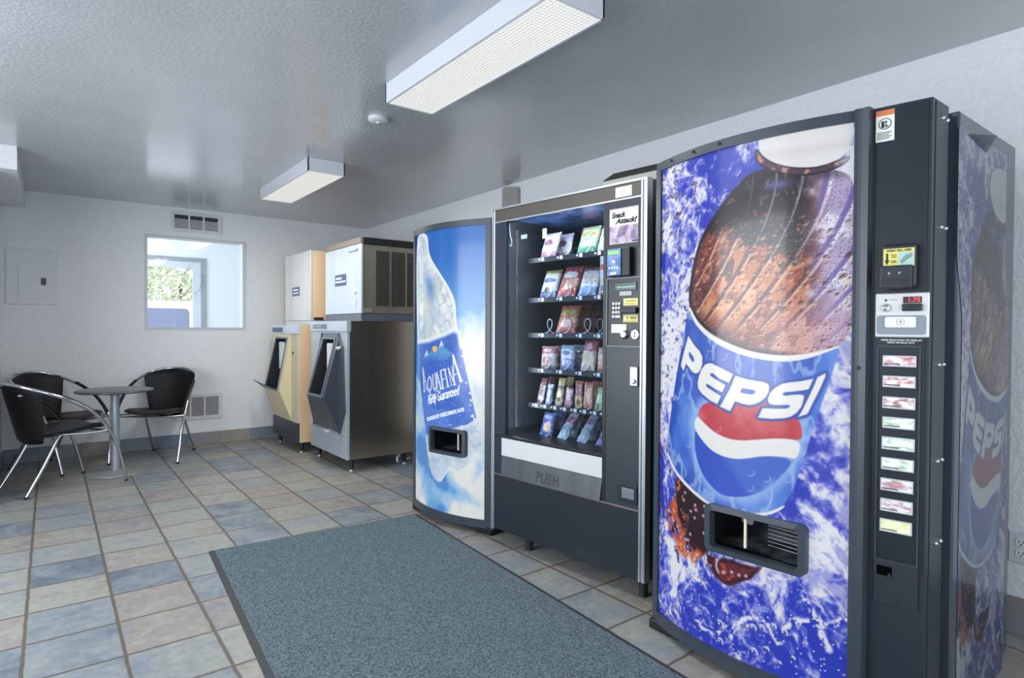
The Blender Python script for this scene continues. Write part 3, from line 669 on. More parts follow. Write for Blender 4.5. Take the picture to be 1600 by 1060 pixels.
def vnoise(x, y, s=0):
    ix, iy = np.floor(x), np.floor(y); fx, fy = x-ix, y-iy; fx = fx*fx*(3-2*fx); fy = fy*fy*(3-2*fy)
    a, b, c, d = hash2(ix, iy, s), hash2(ix+1, iy, s), hash2(ix, iy+1, s), hash2(ix+1, iy+1, s)
    return (a*(1-fx)+b*fx)*(1-fy)+(c*(1-fx)+d*fx)*fy
def fbm(x, y, s=0, o=5, g=.5):
    r = 0; a = 1; t = 0
    for k in range(o): r = r+a*vnoise(x*2**k, y*2**k, s+k*17); t += a; a *= g
    return r/t
def sstep(a, b, x): t = np.clip((x-a)/(b-a), 0, 1); return t*t*(3-2*t)
def cells(x, y, s=0):
    """nearest jittered point of each cell: distance, offset and a random number"""
    ix, iy = np.floor(x), np.floor(y); best = np.full(x.shape, 9.); dx = np.zeros(x.shape); dy = dx.copy(); rn = dx.copy()
    for i in (-1, 0, 1):
        for j in (-1, 0, 1):
            cx, cy = ix+i, iy+j; px = cx+.15+.7*hash2(cx, cy, s); py = cy+.15+.7*hash2(cx, cy, s+5)
            ex, ey = x-px, y-py; d = np.hypot(ex, ey); m = d < best
            best = np.where(m, d, best); dx = np.where(m, ex, dx); dy = np.where(m, ey, dy); rn = np.where(m, hash2(cx, cy, s+9), rn)
    return best, dx, dy, rn
def sdist(poly, x, y, closed=True):
    P = np.array(poly, float)/1000; n = len(P); d = np.full(x.shape, 9.); ins = np.zeros(x.shape, bool)
    for i in range(n if closed else n-1):
        a, b = P[i], P[(i+1) % n]; e = b-a; L2 = max(e@e, 1e-12)
        t = np.clip(((x-a[0])*e[0]+(y-a[1])*e[1])/L2, 0, 1)
        d = np.minimum(d, np.hypot(x-a[0]-t*e[0], y-a[1]-t*e[1]))
        if closed and a[1] != b[1]:
            c = (a[1] > y) != (b[1] > y); ins ^= c & (x < (b[0]-a[0])*(y-a[1])/(b[1]-a[1])+a[0])
    return np.where(ins, -d, d) if closed else d
def cover(d, w): return sstep(w, -w, d)
class Pic:
    def __init__(s, x, y, col): s.x, s.y = x, y; s.c = np.zeros(x.shape+(3,))+np.array(col, float)
    def mix(s, col, m):
        col = np.array(col, float); s.c = s.c*(1-m[..., None])+col*m[..., None]
def soda_art(x, y, px):
    """cola bottle plunging through splashing water"""
    A = PEP_ART; p = Pic(x, y, (62, 76, 200))
    wx = x+.12*(fbm(x*6, y*6, 1)-.5); wy = y+.12*(fbm(x*6, y*6, 2)-.5)
    lf = sstep(.62, .34, x)                                          # finer, frothier on the left; broad streaks on the right
    f0 = fbm(wx*4.5, wy*3.6, 3, 3); u, v = wx*.8+wy*.6, wy*.8-wx*.6
    fl_ = fbm(wx*24, wy*20, 4, 5, .62); fr_ = fbm(u*26, v*9, 5, 4, .5); f1 = fl_*lf+fr_*(1-lf)
    rl = 1-np.abs(2*fbm(wx*15, wy*13, 8, 4, .6)-1); rr = 1-np.abs(2*fbm(u*17, v*6, 9, 4, .55)-1); r1 = rl*lf+rr*(1-lf)
    low = sstep(.40, .20, y)
    bias = .17*sstep(.32, .12, x)*sstep(.62, .95, y)-.20*np.exp(-(((x-.28)/.16)**2+((y-1.78)/.10)**2))+.15*sstep(.56, .68, x)*sstep(.40, .55, y)+.10*np.exp(-(((x-.14)/.12)**2+((y-.36)/.14)**2))-.20*low*sstep(.1, .2, x)-.12*sstep(.14, .08, y)-.30*np.exp(-(((x-.05)/.05)**2+((y-1.47)/.05)**2))-.2*np.exp(-(((x-.06)/.05)**2+((y-.30)/.09)**2))
    f2 = fbm(wx*62, wy*54, 18, 3, .6)
    W = .70*(f0-.5)+.80*(f1-.5)+.55*(f2-.5)+.32*(r1**4-.25)+bias-.02
    p.mix((46, 62, 190), sstep(.0, -.2, W)*.7); p.mix((104, 114, 220), sstep(-.16, .02, W)); p.mix((150, 155, 230), sstep(-.03, .09, W)); p.mix((200, 203, 243), sstep(.05, .18, W)); p.mix((240, 241, 251), sstep(.14, .30, W))
    sp = fbm(wx*40, wy*34, 12, 4, .6); p.mix((70, 58, 130), sstep(.58, .70, sp)*sstep(.0, .12, W)*.85*lf); p.mix((132, 138, 220), sstep(.54, .72, fbm(u*30, v*14, 13, 3))*sstep(.05, .2, W)*.6*(1-lf))
    wob = .012*(fbm(x*40, y*40, 14, 3)-.5); n4 = fbm(x*60, y*60, 15, 3)
    for pl, wd in (([(396, 145), (408, 178), (436, 219), (470, 237), (507, 242), (533, 219), (558, 191)], .009), ([(617, 381), (645, 338), (671, 280), (689, 240), (700, 213)], .010), ([(577, 245), (609, 276), (654, 285), (697, 285), (725, 310), (757, 334)], .011), ([(247, 134), (333, 119), (377, 182)], .007)):
        d = sdist(pl, x+wob, y+wob*1.5, False); p.mix((236, 238, 254), sstep(wd*1.5, wd*.4, d)*sstep(.34, .5, n4)); p.mix((60, 62, 170), sstep(wd*.8, wd*.3, np.abs(d-wd*1.1))*sstep(.6, .7, n4)*.5)
    for cx, cy, rr_ in ((352, 167, 15), (353, 108, 12), (473, 203, 12), (502, 213, 11), (572, 222, 12), (477, 123, 13), (258, 133, 10), (373, 220, 9), (155, 148, 14), (600, 150, 6), (560, 120, 5), (520, 150, 7), (540, 232, 9)):
        dx, dy = x-cx/1000, y-cy/1000; d = np.hypot(dx, dy*.85); rr_ /= 1000
        p.mix((78, 84, 190), sstep(rr_, rr_*.7, d)*.5); an = (dx*.6+dy*.8)/(d+1e-6); p.mix((244, 245, 255), sstep(.0045, .001, np.abs(d-rr_*.9))*sstep(-.1, .6, an)*.9); p.mix((56, 58, 160), sstep(.0045, .001, np.abs(d-rr_*.9))*sstep(.1, -.6, an)*.7); p.mix((250, 250, 255), sstep(rr_*.35, rr_*.15, np.hypot(dx+rr_*.3, dy-rr_*.35))*.9)
    d, dx, dy, rn = cells(x*60, y*60, 22); p.mix((250, 250, 255), sstep(.22, .1, d)*(rn > .80)*.8*sstep(.5, .3, y))
    for sc, sd in ((20, 16), (38, 17)):
        d, dx, dy, rn = cells(x*sc+.4*f0, y*sc*.85, sd); rad = .12+.22*rn; k = (rn > .45)*(.25+.6*lf)*sstep(.35, .6, y)*sstep(-.16, .06, W)
        p.mix((96, 96, 190), sstep(rad, rad-.12, d)*k*.45*(dy < dx*.5)); p.mix((248, 248, 255), sstep(.07, .02, np.abs(d-rad))*k*.75*(dy > -.1))
    # faint reddish-purple band at the lower left, where the cola shows through the splash
    n3 = fbm(x*30, y*22, 31, 4, .65)
    p.mix((86, 40, 84), sstep(.075, .02, x)*sstep(.36, .5, y)*sstep(.88, .66, y)*sstep(.35, .6, n3)*.85)
    dk = sdist(A['dark'], x+.02*(n3-.5), y+.03*(n3-.5)); m = cover(dk, .012); p.mix((44, 22, 34), m)
    p.mix((214, 110, 70), m*sstep(.60, .70, fbm(x*46, y*40, 33, 4, .6))*sstep(.30, .12, x))
    og = sdist(A['orange'], x+.04*(n3-.5), y+.04*(n3-.5)); m = cover(og, .012)
    p.mix((196, 84, 48), m*sstep(.36, .5, n3)); p.mix((244, 150, 104), m*sstep(.52, .64, n3)); p.mix((70, 26, 34), m*sstep(.42, .32, n3))
    bb = sdist(A['blob'], x+.02*(n3-.5), y+.02*(n3-.5)); m = cover(bb, .008); p.mix((104, 40, 46), m); p.mix((176, 84, 74), m*sstep(.5, .62, n3)); p.mix((52, 20, 36), m*sstep(-.016, -.004, bb))
    d, dx, dy, rn = cells(x*34+.3, y*34+.2, 35); m = (cover(bb, .01)+cover(dk, .01)+cover(og, .01)).clip(0, 1)*sstep(.3, .1, d)*(rn > .6); p.mix((226, 206, 226), m*.8)
    p.mix((206, 196, 234), sstep(.006, .002, np.abs(np.hypot(x-.352, (y-.375)*.7)-.018))*sstep(.012, -.004, x-.352+.02*n3)*.9)
    # bottle shoulder filled with cola
    bt = sdist(A['bottle'], x, y); inb = cover(bt, px)
    t = (y-1.12)/.58; q = x+.36*np.clip(1-t, 0, 1.2)**1.7-.03
    n1 = fbm(x*22, y*22, 41, 5, .6); n2 = fbm(x*9, y*9, 42, 4)
    p.mix((206, 126, 84), inb); p.mix((242, 184, 134), inb*sstep(.46, .64, n2)); p.mix((150, 64, 48), inb*sstep(.50, .36, n1)*.9); p.mix((120, 40, 42), inb*np.exp(-((q-.36)/.045)**2)*sstep(.42, .6, n1)*.9); p.mix((84, 36, 46), inb*sstep(.60, .70, fbm(x*14+q*6, y*12, 45, 4))*.8)
    rp = (q/.078) % 1.0; rib = inb*sstep(.10, .22, t)*sstep(1.02, .9, t)
    p.mix((92, 44, 50), rib*sstep(.16, .04, np.abs(rp-.3))*.9); p.mix((244, 204, 176), rib*sstep(.10, .02, np.abs(rp-.47))*.75)
    p.mix((92, 38, 42), inb*sstep(.085, .0, -bt)*sstep(.6, .4, x)*.85)
    D = y+.34*(x-.30)+.22*(n1-.5)+.16*(n2-.5)
    dm = inb*sstep(1.505, 1.555, D)*sstep(.71, .60, x+.10*(1-t)); p.mix((34, 26, 32), dm)
    p.mix((52, 54, 62), dm*sstep(.42, .56, x)*.5)
    lit = dm*sstep(.66, .74, fbm(x*60, y*50, 44, 4, .65)); p.mix((190, 120, 84), lit*sstep(1.72, 1.5, y)*.8); p.mix((150, 140, 150), lit*sstep(1.55, 1.7, y)*.6)
    p.mix((206, 192, 206), dm*sstep(.07, .015, np.abs(rp-.45))*.55*sstep(.40, .5, x))
    lv = inb*sstep(.60, .70, x+.05*(n1-.5)-.03*(t < .2)); p.mix((190, 180, 224), lv*.92); p.mix((236, 232, 250), lv*sstep(.54, .70, n1)); p.mix((112, 98, 176), lv*sstep(.16, .04, np.abs(rp-.3))*.85); p.mix((246, 244, 255), lv*sstep(.10, .02, np.abs(rp-.47))*.8); d, dx, dy, rn = cells(x*95, y*95, 46); p.mix((116, 100, 160), lv*sstep(.30, .14, d)*(rn > .35)*.8)
    lp = inb*sstep(.45, .62, x)*sstep(1.36, 1.20, y)*.6; p.mix((206, 168, 190), lp)
    for sc, th, sd in ((20, .62, 50), (30, .40, 51), (58, .3, 52), (90, .3, 53)):
        d, dx, dy, rn = cells(x*sc, y*sc, sd); rad = .13+.24*rn*rn; hv = inb*(rn > th)*sstep(1.62, 1.5, y)
        sh = (dx*.6-dy*.8)/rad
        p.mix((70, 32, 44), hv*sstep(rad, rad-.12, d)*np.clip(-sh*1.5, 0, 1)*.9); p.mix((250, 214, 180), hv*sstep(rad, rad-.12, d)*np.clip(sh*1.4, 0, 1)*.8)
    p.mix((34, 18, 34), inb*sstep(.022, .004, -bt)*.9*sstep(.62, .5, x))
    p.mix((112, 104, 176), inb*np.exp(-(((x-.535)/.05)**2+((y-1.672)/.018)**2)*1.5)*.9); p.mix((60, 44, 62), inb*sstep(1.655, 1.68, y)*sstep(.60, .68, x)*sstep(.74, .70, x)*.6)
    rg = sdist(A['ring'], x, y); m = cover(rg, px); p.mix((86, 62, 84), m); p.mix((198, 150, 140), m*sstep(.5, .66, fbm(x*50, y*50, 61, 3))); p.mix((32, 24, 32), m*sstep(-.008, -.001, rg)); p.mix((196, 190, 214), m*sstep(.68, .74, x))
    cp = sdist(A['cap'], x, y); m = cover(cp, px)
    if y.max() > 1.85:
        m = np.maximum(m*(y < 1.835), cover(np.hypot((x-.614)/.138, (y-1.83)/.062)-1, .03)*(y > 1.8))
    p.mix((240, 240, 240), m); p.mix((218, 216, 220), m*sstep(.03, .0, np.abs(y-1.765-.5*(x-.615)**2))*.5)
    # label
    diss = sstep(.665, .735, x+.05*(n1-.5)-.20*(y-1.0)*(y > .8)+.10*sstep(.75, .5, y)*0)
    lb = sdist(A['label'], x, y); m = cover(lb, px)*(1-.85*diss); inl = m
    p.mix((74, 122, 222), m); p.mix((120, 164, 240), m*sstep(.5, .72, fbm(x*9, y*4, 71, 4))*.7); p.mix((54, 88, 196), m*sstep(.5, .34, fbm(x*8, y*5, 72, 4))*.8)
    p.mix((48, 84, 190), m*sstep(.05, .012, -lb)*sstep(.3, .2, x)*.9)
    p.mix((200, 222, 252), m*sstep(.86, .95, 1-np.abs(2*fbm(x*16, y*6, 73, 4)-1))*.5)
    gl = np.minimum(np.minimum(sdist(A['red'], x, y), sdist(A['wave'], x, y)), sdist(A['globe'], x, y))
    p.mix((170, 200, 248), inl*sstep(.045, .0, gl)*.75)
    for k, c in (('band', (248, 248, 248)), ('lowband', (244, 244, 246))):
        p.mix(c, cover(sdist(A[k], x, y), px)*(1-diss*.7))
    gm = 1-.9*sstep(.60, .66, x+.06*(n1-.5)+.15*sstep(.8, .66, y))
    p.mix((204, 66, 78), cover(sdist(A['red'], x, y), px)); p.mix((226, 112, 116), cover(sdist(A['red'], x, y), px)*sstep(.42, .62, n2)*.7)
    p.mix((50, 86, 204), cover(sdist(A['globe'], x, y), px)*gm); p.mix((80, 118, 214), cover(sdist(A['globe'], x, y), px)*gm*sstep(.0, .05, x-.32-.9*(.78-y)+.02*n1)*.8)
    p.mix((246, 246, 246), cover(sdist(A['wave'], x, y), px))
    d, dx, dy, rn = cells(x*16, y*16, 81); p.mix((226, 232, 250), inl*(rn > .82)*sstep(.05, .015, np.abs(d-.2))*(dx > dy)*.4)
    ol = np.minimum.reduce([sdist(A[k], x, y) for k in ('P', 'E', 'P2', 'S', 'I')])
    p.mix((56, 82, 180), cover(ol-.009, px)*.9)
    for k in ('P', 'E', 'P2', 'S', 'I'): p.mix((248, 248, 246), cover(sdist(A[k], x, y), px))
    for k in ('P_hole', 'P2_hole'): p.mix((66, 96, 196), cover(sdist(A[k], x, y), px))
    return p.c
def water_art(x, y, px):
    """water bottle tilted against a blue sky with clouds"""
    A = AQ_ART; p = Pic(x, y, (40, 112, 200))
    p.mix((112, 176, 232), sstep(1.75, 1.15, y)*sstep(.05, .6, x+.25*(1.8-y)))
    wx = x+.12*(fbm(x*5, y*5, 1)-.5); c = fbm(wx*6, y*5, 2, 5)
    cl = c+.34*sstep(1.42, 1.1, y-.25*(x-.5))*sstep(.35, .6, x)-.12*np.exp(-((y-.95)/.15)**2)+.16*sstep(.45, .15, y)+.10*sstep(.25, .0, x)*sstep(1.3, .8, y)-.30*np.exp(-((y-.30+.35*(x-.3))/.055)**2)*sstep(.25, .4, x)-.24*np.exp(-((y-.12-.30*(x-.5))/.05)**2)*0
    cl = cl-.4*sstep(1.25, 1.5, y)
    p.mix((170, 206, 242), sstep(.42, .60, cl)); p.mix((240, 241, 238), sstep(.60, .86, cl)); p.mix((84, 140, 214), sstep(.46, .36, cl)*sstep(1.2, .9, y)*.8)
    bt = sdist(A['bottle'], x, y); m = cover(bt, px*1.2); up = sstep(1.05, 1.14, y); lo = sstep(.72, .6, y)
    n1 = fbm(x*14+y*6, y*10-x*5, 5, 5, .6); r1 = 1-np.abs(2*fbm(x*12+y*4, y*9-x*6, 6, 4)-1)
    p.mix((198, 216, 234), m*(up+lo*.8).clip(0, 1)); p.mix((246, 248, 244), m*sstep(.38, .70, n1)*(up+lo*.9).clip(0, 1)); p.mix((140, 166, 200), m*sstep(.84, 1.0, r1)*(up*.5+lo*.35).clip(0, 1)); p.mix((226, 226, 206), m*up*sstep(.55, .7, fbm(x*20, y*9, 7, 3))*.7)
    p.mix((252, 252, 250), m*up*sstep(.035, .005, -bt)); p.mix((230, 240, 250), m*sstep(.5, .2, y)*.5)
    p.mix((120, 160, 214), m*up*np.exp(-((x-.26-.35*(1.5-y))/.05)**2)*np.exp(-((y-1.46)/.09)**2))
    lb = sdist(A['label'], x, y); l = cover(lb, px*1.2); n2 = fbm(x*8, y*8, 8, 4)
    p.mix((62, 108, 208), l); p.mix((94, 134, 224), l*sstep(1.0, .72, y)*sstep(.3, .6, n2)); p.mix((150, 190, 240), l*sstep(.03, .0, -lb)*sstep(.85, 1.1, y)*.8); p.mix((250, 252, 255), cover(np.abs(lb)-.012, .012)*sstep(1.08, 1.12, y+.02*x)*.9)
    p.mix((240, 244, 252), sstep(.035, .0, lb)*(1-l)*sstep(1.1, .8, y)*sstep(.5, .62, x)*.6)
    mt = cover(sdist(A['mount'], x, y), px); p.mix((96, 158, 222), mt*sstep(.98, 1.06, y)); p.mix((222, 238, 250), cover(sdist(A['peak'], x, y), px)*.8); p.mix((242, 248, 252), cover(sdist(A['peak2'], x, y), px)*.9)
    p.mix((244, 196, 120), cover(sdist(A['sun'], x, y), px))
    for k, wd in (('A1', 6), ('A1b', 3.5), ('A1c', 2.5), ('Q', 5), ('Qt', 4.5), ('U', 5), ('A2', 3), ('A2b', 6), ('A2c', 2.5), ('F', 6), ('Fa', 3.5), ('Fb', 3), ('I', 6), ('N', 3), ('Nb', 5), ('Nc', 3), ('A3', 4), ('A3b', 8.5), ('A3c', 3)):
        p.mix((250, 252, 255), cover(sdist(A[k], x, y, False)-wd/1000, px))
    for k, e in (('A1', 1), ('A2', 1), ('A2b', 1), ('F', 1), ('I', 0), ('I', 1), ('A3', 1), ('A3b', 1)):
        q = A[k][e]; a = (q[0]-12, q[1]-3); b = (q[0]+12, q[1]+3); p.mix((250, 252, 255), cover(sdist([a, b], x, y, False)-.0025, px))
    p.mix((250, 252, 255), cover(sdist(A['drop'], x, y), px))
    d, dx, dy, rn = cells(x*30, y*30, 91); p.mix((170, 206, 246), l*(rn > .55)*sstep(.14, .06, d)*.8); p.mix((236, 246, 255), sstep(.035, .01, np.abs(lb))*(rn > .5)*sstep(.3, .15, d)*sstep(.4, .5, x))
    return p.c
def print_mesh(name, nx, ny, x0, x1, z0, z1, place, art, m, parent, hole=None, grade=None):
    """picture printed on a finely divided surface; colours live in the attribute «print»"""
    gx, gz = np.meshgrid(np.linspace(x0, x1, nx+1), np.linspace(z0, z1, ny+1))
    rgb = np.clip(art(gx, gz), 0, 255)/255.0
    if grade is not None: rgb = grade(rgb)
    lin = np.where(rgb <= .04045, rgb/12.92, ((rgb+.055)/1.055)**2.4)
    co = np.stack(place(gx, gz), -1).reshape(-1, 3)
    i = np.arange(nx); j = np.arange(ny); I, J = np.meshgrid(i, j)
    q = np.stack([J*(nx+1)+I, J*(nx+1)+I+1, (J+1)*(nx+1)+I+1, (J+1)*(nx+1)+I], -1).reshape(-1, 4)
    if hole:
        mx = (gx[:-1, :-1]+gx[1:, 1:])/2; mz = (gz[:-1, :-1]+gz[1:, 1:])/2
        q = q[~((mx > hole[0]) & (mx < hole[1]) & (mz > hole[2]) & (mz < hole[3])).reshape(-1)]
    me = bpy.data.meshes.new(name); n = len(q)
    me.vertices.add(len(co)); me.vertices.foreach_set('co', co.reshape(-1).astype(np.float32))
    me.loops.add(n*4); me.loops.foreach_set('vertex_index', q.reshape(-1).astype(np.int32))
    me.polygons.add(n); me.polygons.foreach_set('loop_start', np.arange(0, n*4, 4, dtype=np.int32)); me.polygons.foreach_set('loop_total', np.full(n, 4, np.int32))
    me.update(calc_edges=True); me.polygons.foreach_set('use_smooth', np.ones(n, bool))
    at = me.color_attributes.new('print', 'FLOAT_COLOR', 'POINT')
    at.data.foreach_set('color', np.concatenate([lin.reshape(-1, 3), np.ones((len(co), 1))], 1).reshape(-1).astype(np.float32))
    me.materials.append(m); o = bpy.data.objects.new(name, me); COL.objects.link(o)
    if parent: o.parent = parent
    return o
# ================================================================ CURVED-FRONT DRINK MACHINES
M_sign_soda = attr_mat('backlit_soda_print', .30, .50, .22, .5, .25)
M_sign_water = attr_mat('backlit_water_print', .30, .50, .25, .5, .2)
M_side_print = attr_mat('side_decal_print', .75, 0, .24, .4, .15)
M_frame = mat('dark_grey_door_frame', (56, 65, 75), .34, spec=.45)
def bulge(W, sag):
    return lambda x: -4*sag*np.clip(x/W, 0, 1)*(1-np.clip(x/W, 0, 1))
def curved_strip(mb, yc, x0, x1, z0, z1, y_out, y_in, n=24):
    def pt(x, y, z): return (x, float(yc(x))+y, z)
    xs = [x0+(x1-x0)*i/n for i in range(n+1)]
    v = [pt(x, y_out, z0) for x in xs]+[pt(x, y_out, z1) for x in xs]+[pt(x, y_in, z0) for x in xs]+[pt(x, y_in, z1) for x in xs]
    k = n+1; f = []
    for i in range(n): f += [[i, i+1, k+i+1, k+i], [2*k+i, 3*k+i, 3*k+i+1, 2*k+i+1], [k+i, k+i+1, 3*k+i+1, 3*k+i], [i, 2*k+i, 2*k+i+1, i+1]]
    f += [[0, k, 3*k, 2*k], [n, 2*k+n, 3*k+n, k+n]]
    return mb.add(v, f)
def delivery_port(t, yc, x0, x1, z0, z1, split, grille):
    """moulded port: rounded frame, dark box behind it, bright divider and a wire guard"""
    o_ = rrect(x0, x1, z0, z1, .022); i_ = rrect(x0+.022, x1-.022, z0+.02, z1-.02, .014)
    fr = MB().ring(o_, i_, lambda x, z: (x, float(yc(x))-.022, z), lambda x, z: (x, float(yc(x))+.01, z)).build('delivery_port', M_frame, t)
    a, b, c, d = x0+.012, x1-.012, z0+.012, z1-.012
    mb = MB(); yb = .10
    v = [(a, float(yc(a)), c), (b, float(yc(b)), c), (b, float(yc(b)), d), (a, float(yc(a)), d), (a, yb, c), (b, yb, c), (b, yb, d), (a, yb, d)]
    mb.add(v, [[0, 1, 5, 4], [3, 7, 6, 2], [0, 4, 7, 3], [1, 2, 6, 5], [4, 5, 6, 7]])
    mb.build('port_box', mat('port_interior', (26, 28, 32), .22, spec=.6), fr)
    xs = x0+(x1-x0)*split
    MB().box(xs-.004, xs+.004, float(yc(xs))+.012, float(yc(xs))+.02, z0+.035, z1-.03, .001).build('divider', mat('bright_edge', (236, 232, 206), .3), fr)
    if grille:
        mb = MB()
        for k in range(6):
            z = z0+.035+k*.0135; mb.tube([(xs+.03, .03, z), (b-.01, .03, z)], .0016, 5)
        mb.build('wire_guard', mat('wire_grey', (150, 158, 170), .35, .7), fr)
        MB().prism(rrect(a+.06, xs-.02, z1-.075, z1-.045, .01), .02, .03, 'y').build('flap_latch', mat('latch_grey', (120, 124, 130), .4, .4), fr)
    MB().add([(a, -.02, c+.002), (b, -.02, c+.002), (b, yb-.002, c+.02), (a, yb-.002, c+.02)], [[0, 1, 2, 3]]).build('port_floor', mat('scuffed_tray', (104, 108, 112), .3, .4, noise=(20, (40, 42, 46), .12)), fr)
    return fr

# ---------------------------------------------------------------- soda machine
PX, PY = 1.935, 1.565
t = thing('soda_machine', 'tall soda vending machine showing a giant cola bottle splashing in blue water', 'vending machine', (PX, PY, 0), -PI/2)
soda = t; WP = .765; yc = bulge(WP, .08)
def front(x, z, off=0.): return (x, float(yc(x))+off, z)
# door shell: top, bottom, back, sides and the control column face
xs = [WP*i/24 for i in range(25)]
out = [(x, float(yc(x))+.002) for x in xs]+[(.785, .010), (.932, .038), (.932, .165), (0, .165)]
mb = MB(); z0, z1 = .032, 1.86; n = len(out)
v = [(p[0], p[1], z0) for p in out]+[(p[0], p[1], z1) for p in out]
mb.add(v, [list(range(n))[::-1], list(range(n, 2*n))]+[[i, (i+1) % n, n+(i+1) % n, n+i] for i in range(24, n)])
mb.build('door', M_dark, t)
mb = MB(); curved_strip(mb, yc, 0, WP, 1.828, 1.861, -.010, .006); curved_strip(mb, yc, 0, WP, .031, .078, -.010, .006); curved_strip(mb, yc, 0, .032, .078, 1.828, -.012, .006, 3)
curved_strip(mb, yc, .752, .790, .031, 1.861, -.022, .012, 4)
fr = mb.build('door_frame', M_frame, t)
mb = MB()
for x in (.10, .22, .335): mb.lathe([(.006, -.016), (.004, -.019)], (x, float(yc(x))+.002, 1.848), 10, 'y')
mb.build('rivet', M_black2, fr)
MB().lathe([(.006, -.003), (.006, 0)], (.771, float(yc(.765))-.022, 1.09), 12, 'y').build('lock_hole', M_ink, fr)
PORT = (.297, .641, .424, .590)
print_mesh('lit_sign', 330, 760, .030, .757, .074, 1.832, lambda x, z: (x, yc(x), z), lambda x, z: soda_art(x, z, .0022), M_sign_soda, t, (PORT[0]+.01, PORT[1]-.01, PORT[2]+.01, PORT[3]-.01))
delivery_port(t, yc, *PORT, .40, True)
# control column, slanting back to the right; c runs along it, o is out of the face
ca, cb = Vector((.785, .010, 0)), Vector((.932, .038, 0)); cd = (cb-ca).normalized(); cn = Vector((cd.y, -cd.x, 0))
def colm(c, o, z): p = ca+cd*c+cn*o; return (p.x, p.y, z)
def cbox(c0, c1, o0, o1, z0, z1, bev=0.): return MB().box(c0, c1, o0, o1, z0, z1, bev).map(colm)
cp = cbox(.012, .1415, 0, .004, .50, 1.852, .001).build('control_column', mat('column_charcoal', (24, 30, 39), .32, spec=.4, noise=(3, (30, 37, 47))), t)
s = cbox(.0115, .0585, .004, .0055, 1.757, 1.848).build('warning_sticker', M_paper, cp)
cbox(.0115, .0585, .0055, .006, 1.832, 1.848).build('orange_band', mat('sticker_orange', (214, 122, 78), .6), s)
mb = MB(); mb.ring([(.035+.0165*math.cos(a), 1.808+.0165*math.sin(a)) for a in [2*PI*i/28 for i in range(28)]], [(.035+.0145*math.cos(a), 1.808+.0145*math.sin(a)) for a in [2*PI*i/28 for i in range(28)]], lambda x, z: (x, .0064, z), lambda x, z: (x, .0055, z))
mb.box(.026, .033, .0055, .0066, 1.797, 1.816); mb.box(.036, .039, .0055, .0066, 1.797, 1.808); mb.lathe([(.003, .0055), (.003, .0066)], (.0375, 0, 1.813), 10, 'y')
mb.box(.041, .043, .0055, .0066, 1.797, 1.803)
for k in range(6): mb.box(.0145, .0535-.004*(k % 3), .0055, .0062, 1.783-k*.004, 1.7845-k*.004)
mb.map(colm).build('pictogram', M_ink, s)
vb = cbox(.036, .1215, 0, .035, 1.326, 1.449, .006).build('bill_validator', M_black, cp)
cbox(.0415, .117, .035, .0362, 1.386, 1.437).build('instruction_sticker', mat('sticker_yellow', (222, 216, 120), .5), vb)
k = cbox(.0785, .1155, .0362, .0366, 1.388, 1.425).build('sticker_panel', mat('sticker_pale_blue', (176, 206, 206), .5), vb)
lettering('INSERT BILL HERE', 1, lambda x, z: colm(x, .0372, z), M_ink, vb, fit=(.050, .110, 1.428, 1.4345), bold=.02)
mb = MB(); mb.prism([(.048, 1.424), (.053, 1.424), (.053, 1.404), (.0565, 1.404), (.0505, 1.391), (.0445, 1.404), (.048, 1.404)], .0364, .037, 'y').map(colm).build('arrow', M_ink, vb)
mb = MB()
for zz in (1.417, 1.411, 1.400, 1.396): mb.box(.061, .074, .0364, .0368, zz, zz+.003)
mb.map(colm).build('sticker_print', mat('sticker_brown', (140, 110, 60), .6), vb)
mb = MB().prism([(.082, 1.400), (.096, 1.418), (.112, 1.422), (.112, 1.412), (.098, 1.402), (.088, 1.392)], .0366, .0370, 'y').map(colm).build('bill_picture', mat('bill_green', (120, 160, 140), .6), vb)
cbox(.034, .1135, .035, .048, 1.322, 1.388, .004).build('bill_mouth', M_dark, vb)
cbox(.038, .104, .048, .049, 1.334, 1.350).build('bill_slot', M_black2, vb)
lettering('$1', 1, lambda x, z: colm(x, .0485, z), M_whiteink, vb, fit=(.0555, .061, 1.362, 1.369)); lettering('$5', 1, lambda x, z: colm(x, .0485, z), M_whiteink, vb, fit=(.0805, .086, 1.362, 1.369))
cpn = cbox(.0175, .151, .002, .012, 1.182, 1.311, .004).build('coin_panel', mat('silver_coin_panel', (208, 210, 214), .35, .3), cp)
MB().prism(rrect(.0235, .145, 1.250, 1.304, .006), .0118, .0128, 'y').map(colm).build('upper_plate', mat('pale_plate', (216, 216, 216), .4), cpn)
d = cbox(.088, .133, .0125, .0155, 1.281, 1.299, .001).build('price_display', mat('display_black', (54, 34, 48), .2), cpn)
lettering('1.75', 1, lambda x, z: colm(x, .0162, z), mat('display_red', (235, 60, 62), .4, emit=((255, 70, 70), 1.2)), d, fit=(.102, .1295, 1.284, 1.296), bold=.02)
cbox(.086, .135, .0125, .024, 1.258, 1.279, .003).build('coin_slot', M_dark, cpn); cbox(.096, .124, .024, .0246, 1.263, 1.273).build('coin_opening', M_ink, cpn)
MB().lathe([(.0115, .012), (.0115, .020), (.008, .022), (.008, .014), (.0, .014)], (.0455, 0, 1.268), 24, 'y', caps=False).map(colm).build('return_button', M_chrome, cpn)
MB().lathe([(.0035, .012), (.003, .014)], (.0455, 0, 1.290), 12, 'y').map(colm).build('lamp', M_ink, cpn)
lettering('COIN RETURN', 1, lambda x, z: colm(x, .0132, z), M_ink, cpn, fit=(.053, .074, 1.2895, 1.2925))
MB().prism(rrect(.0225, .144, 1.190, 1.246, .008), .0118, .0128, 'y').map(colm).build('lower_plate', mat('grey_plate', (136, 144, 154), .4), cpn)
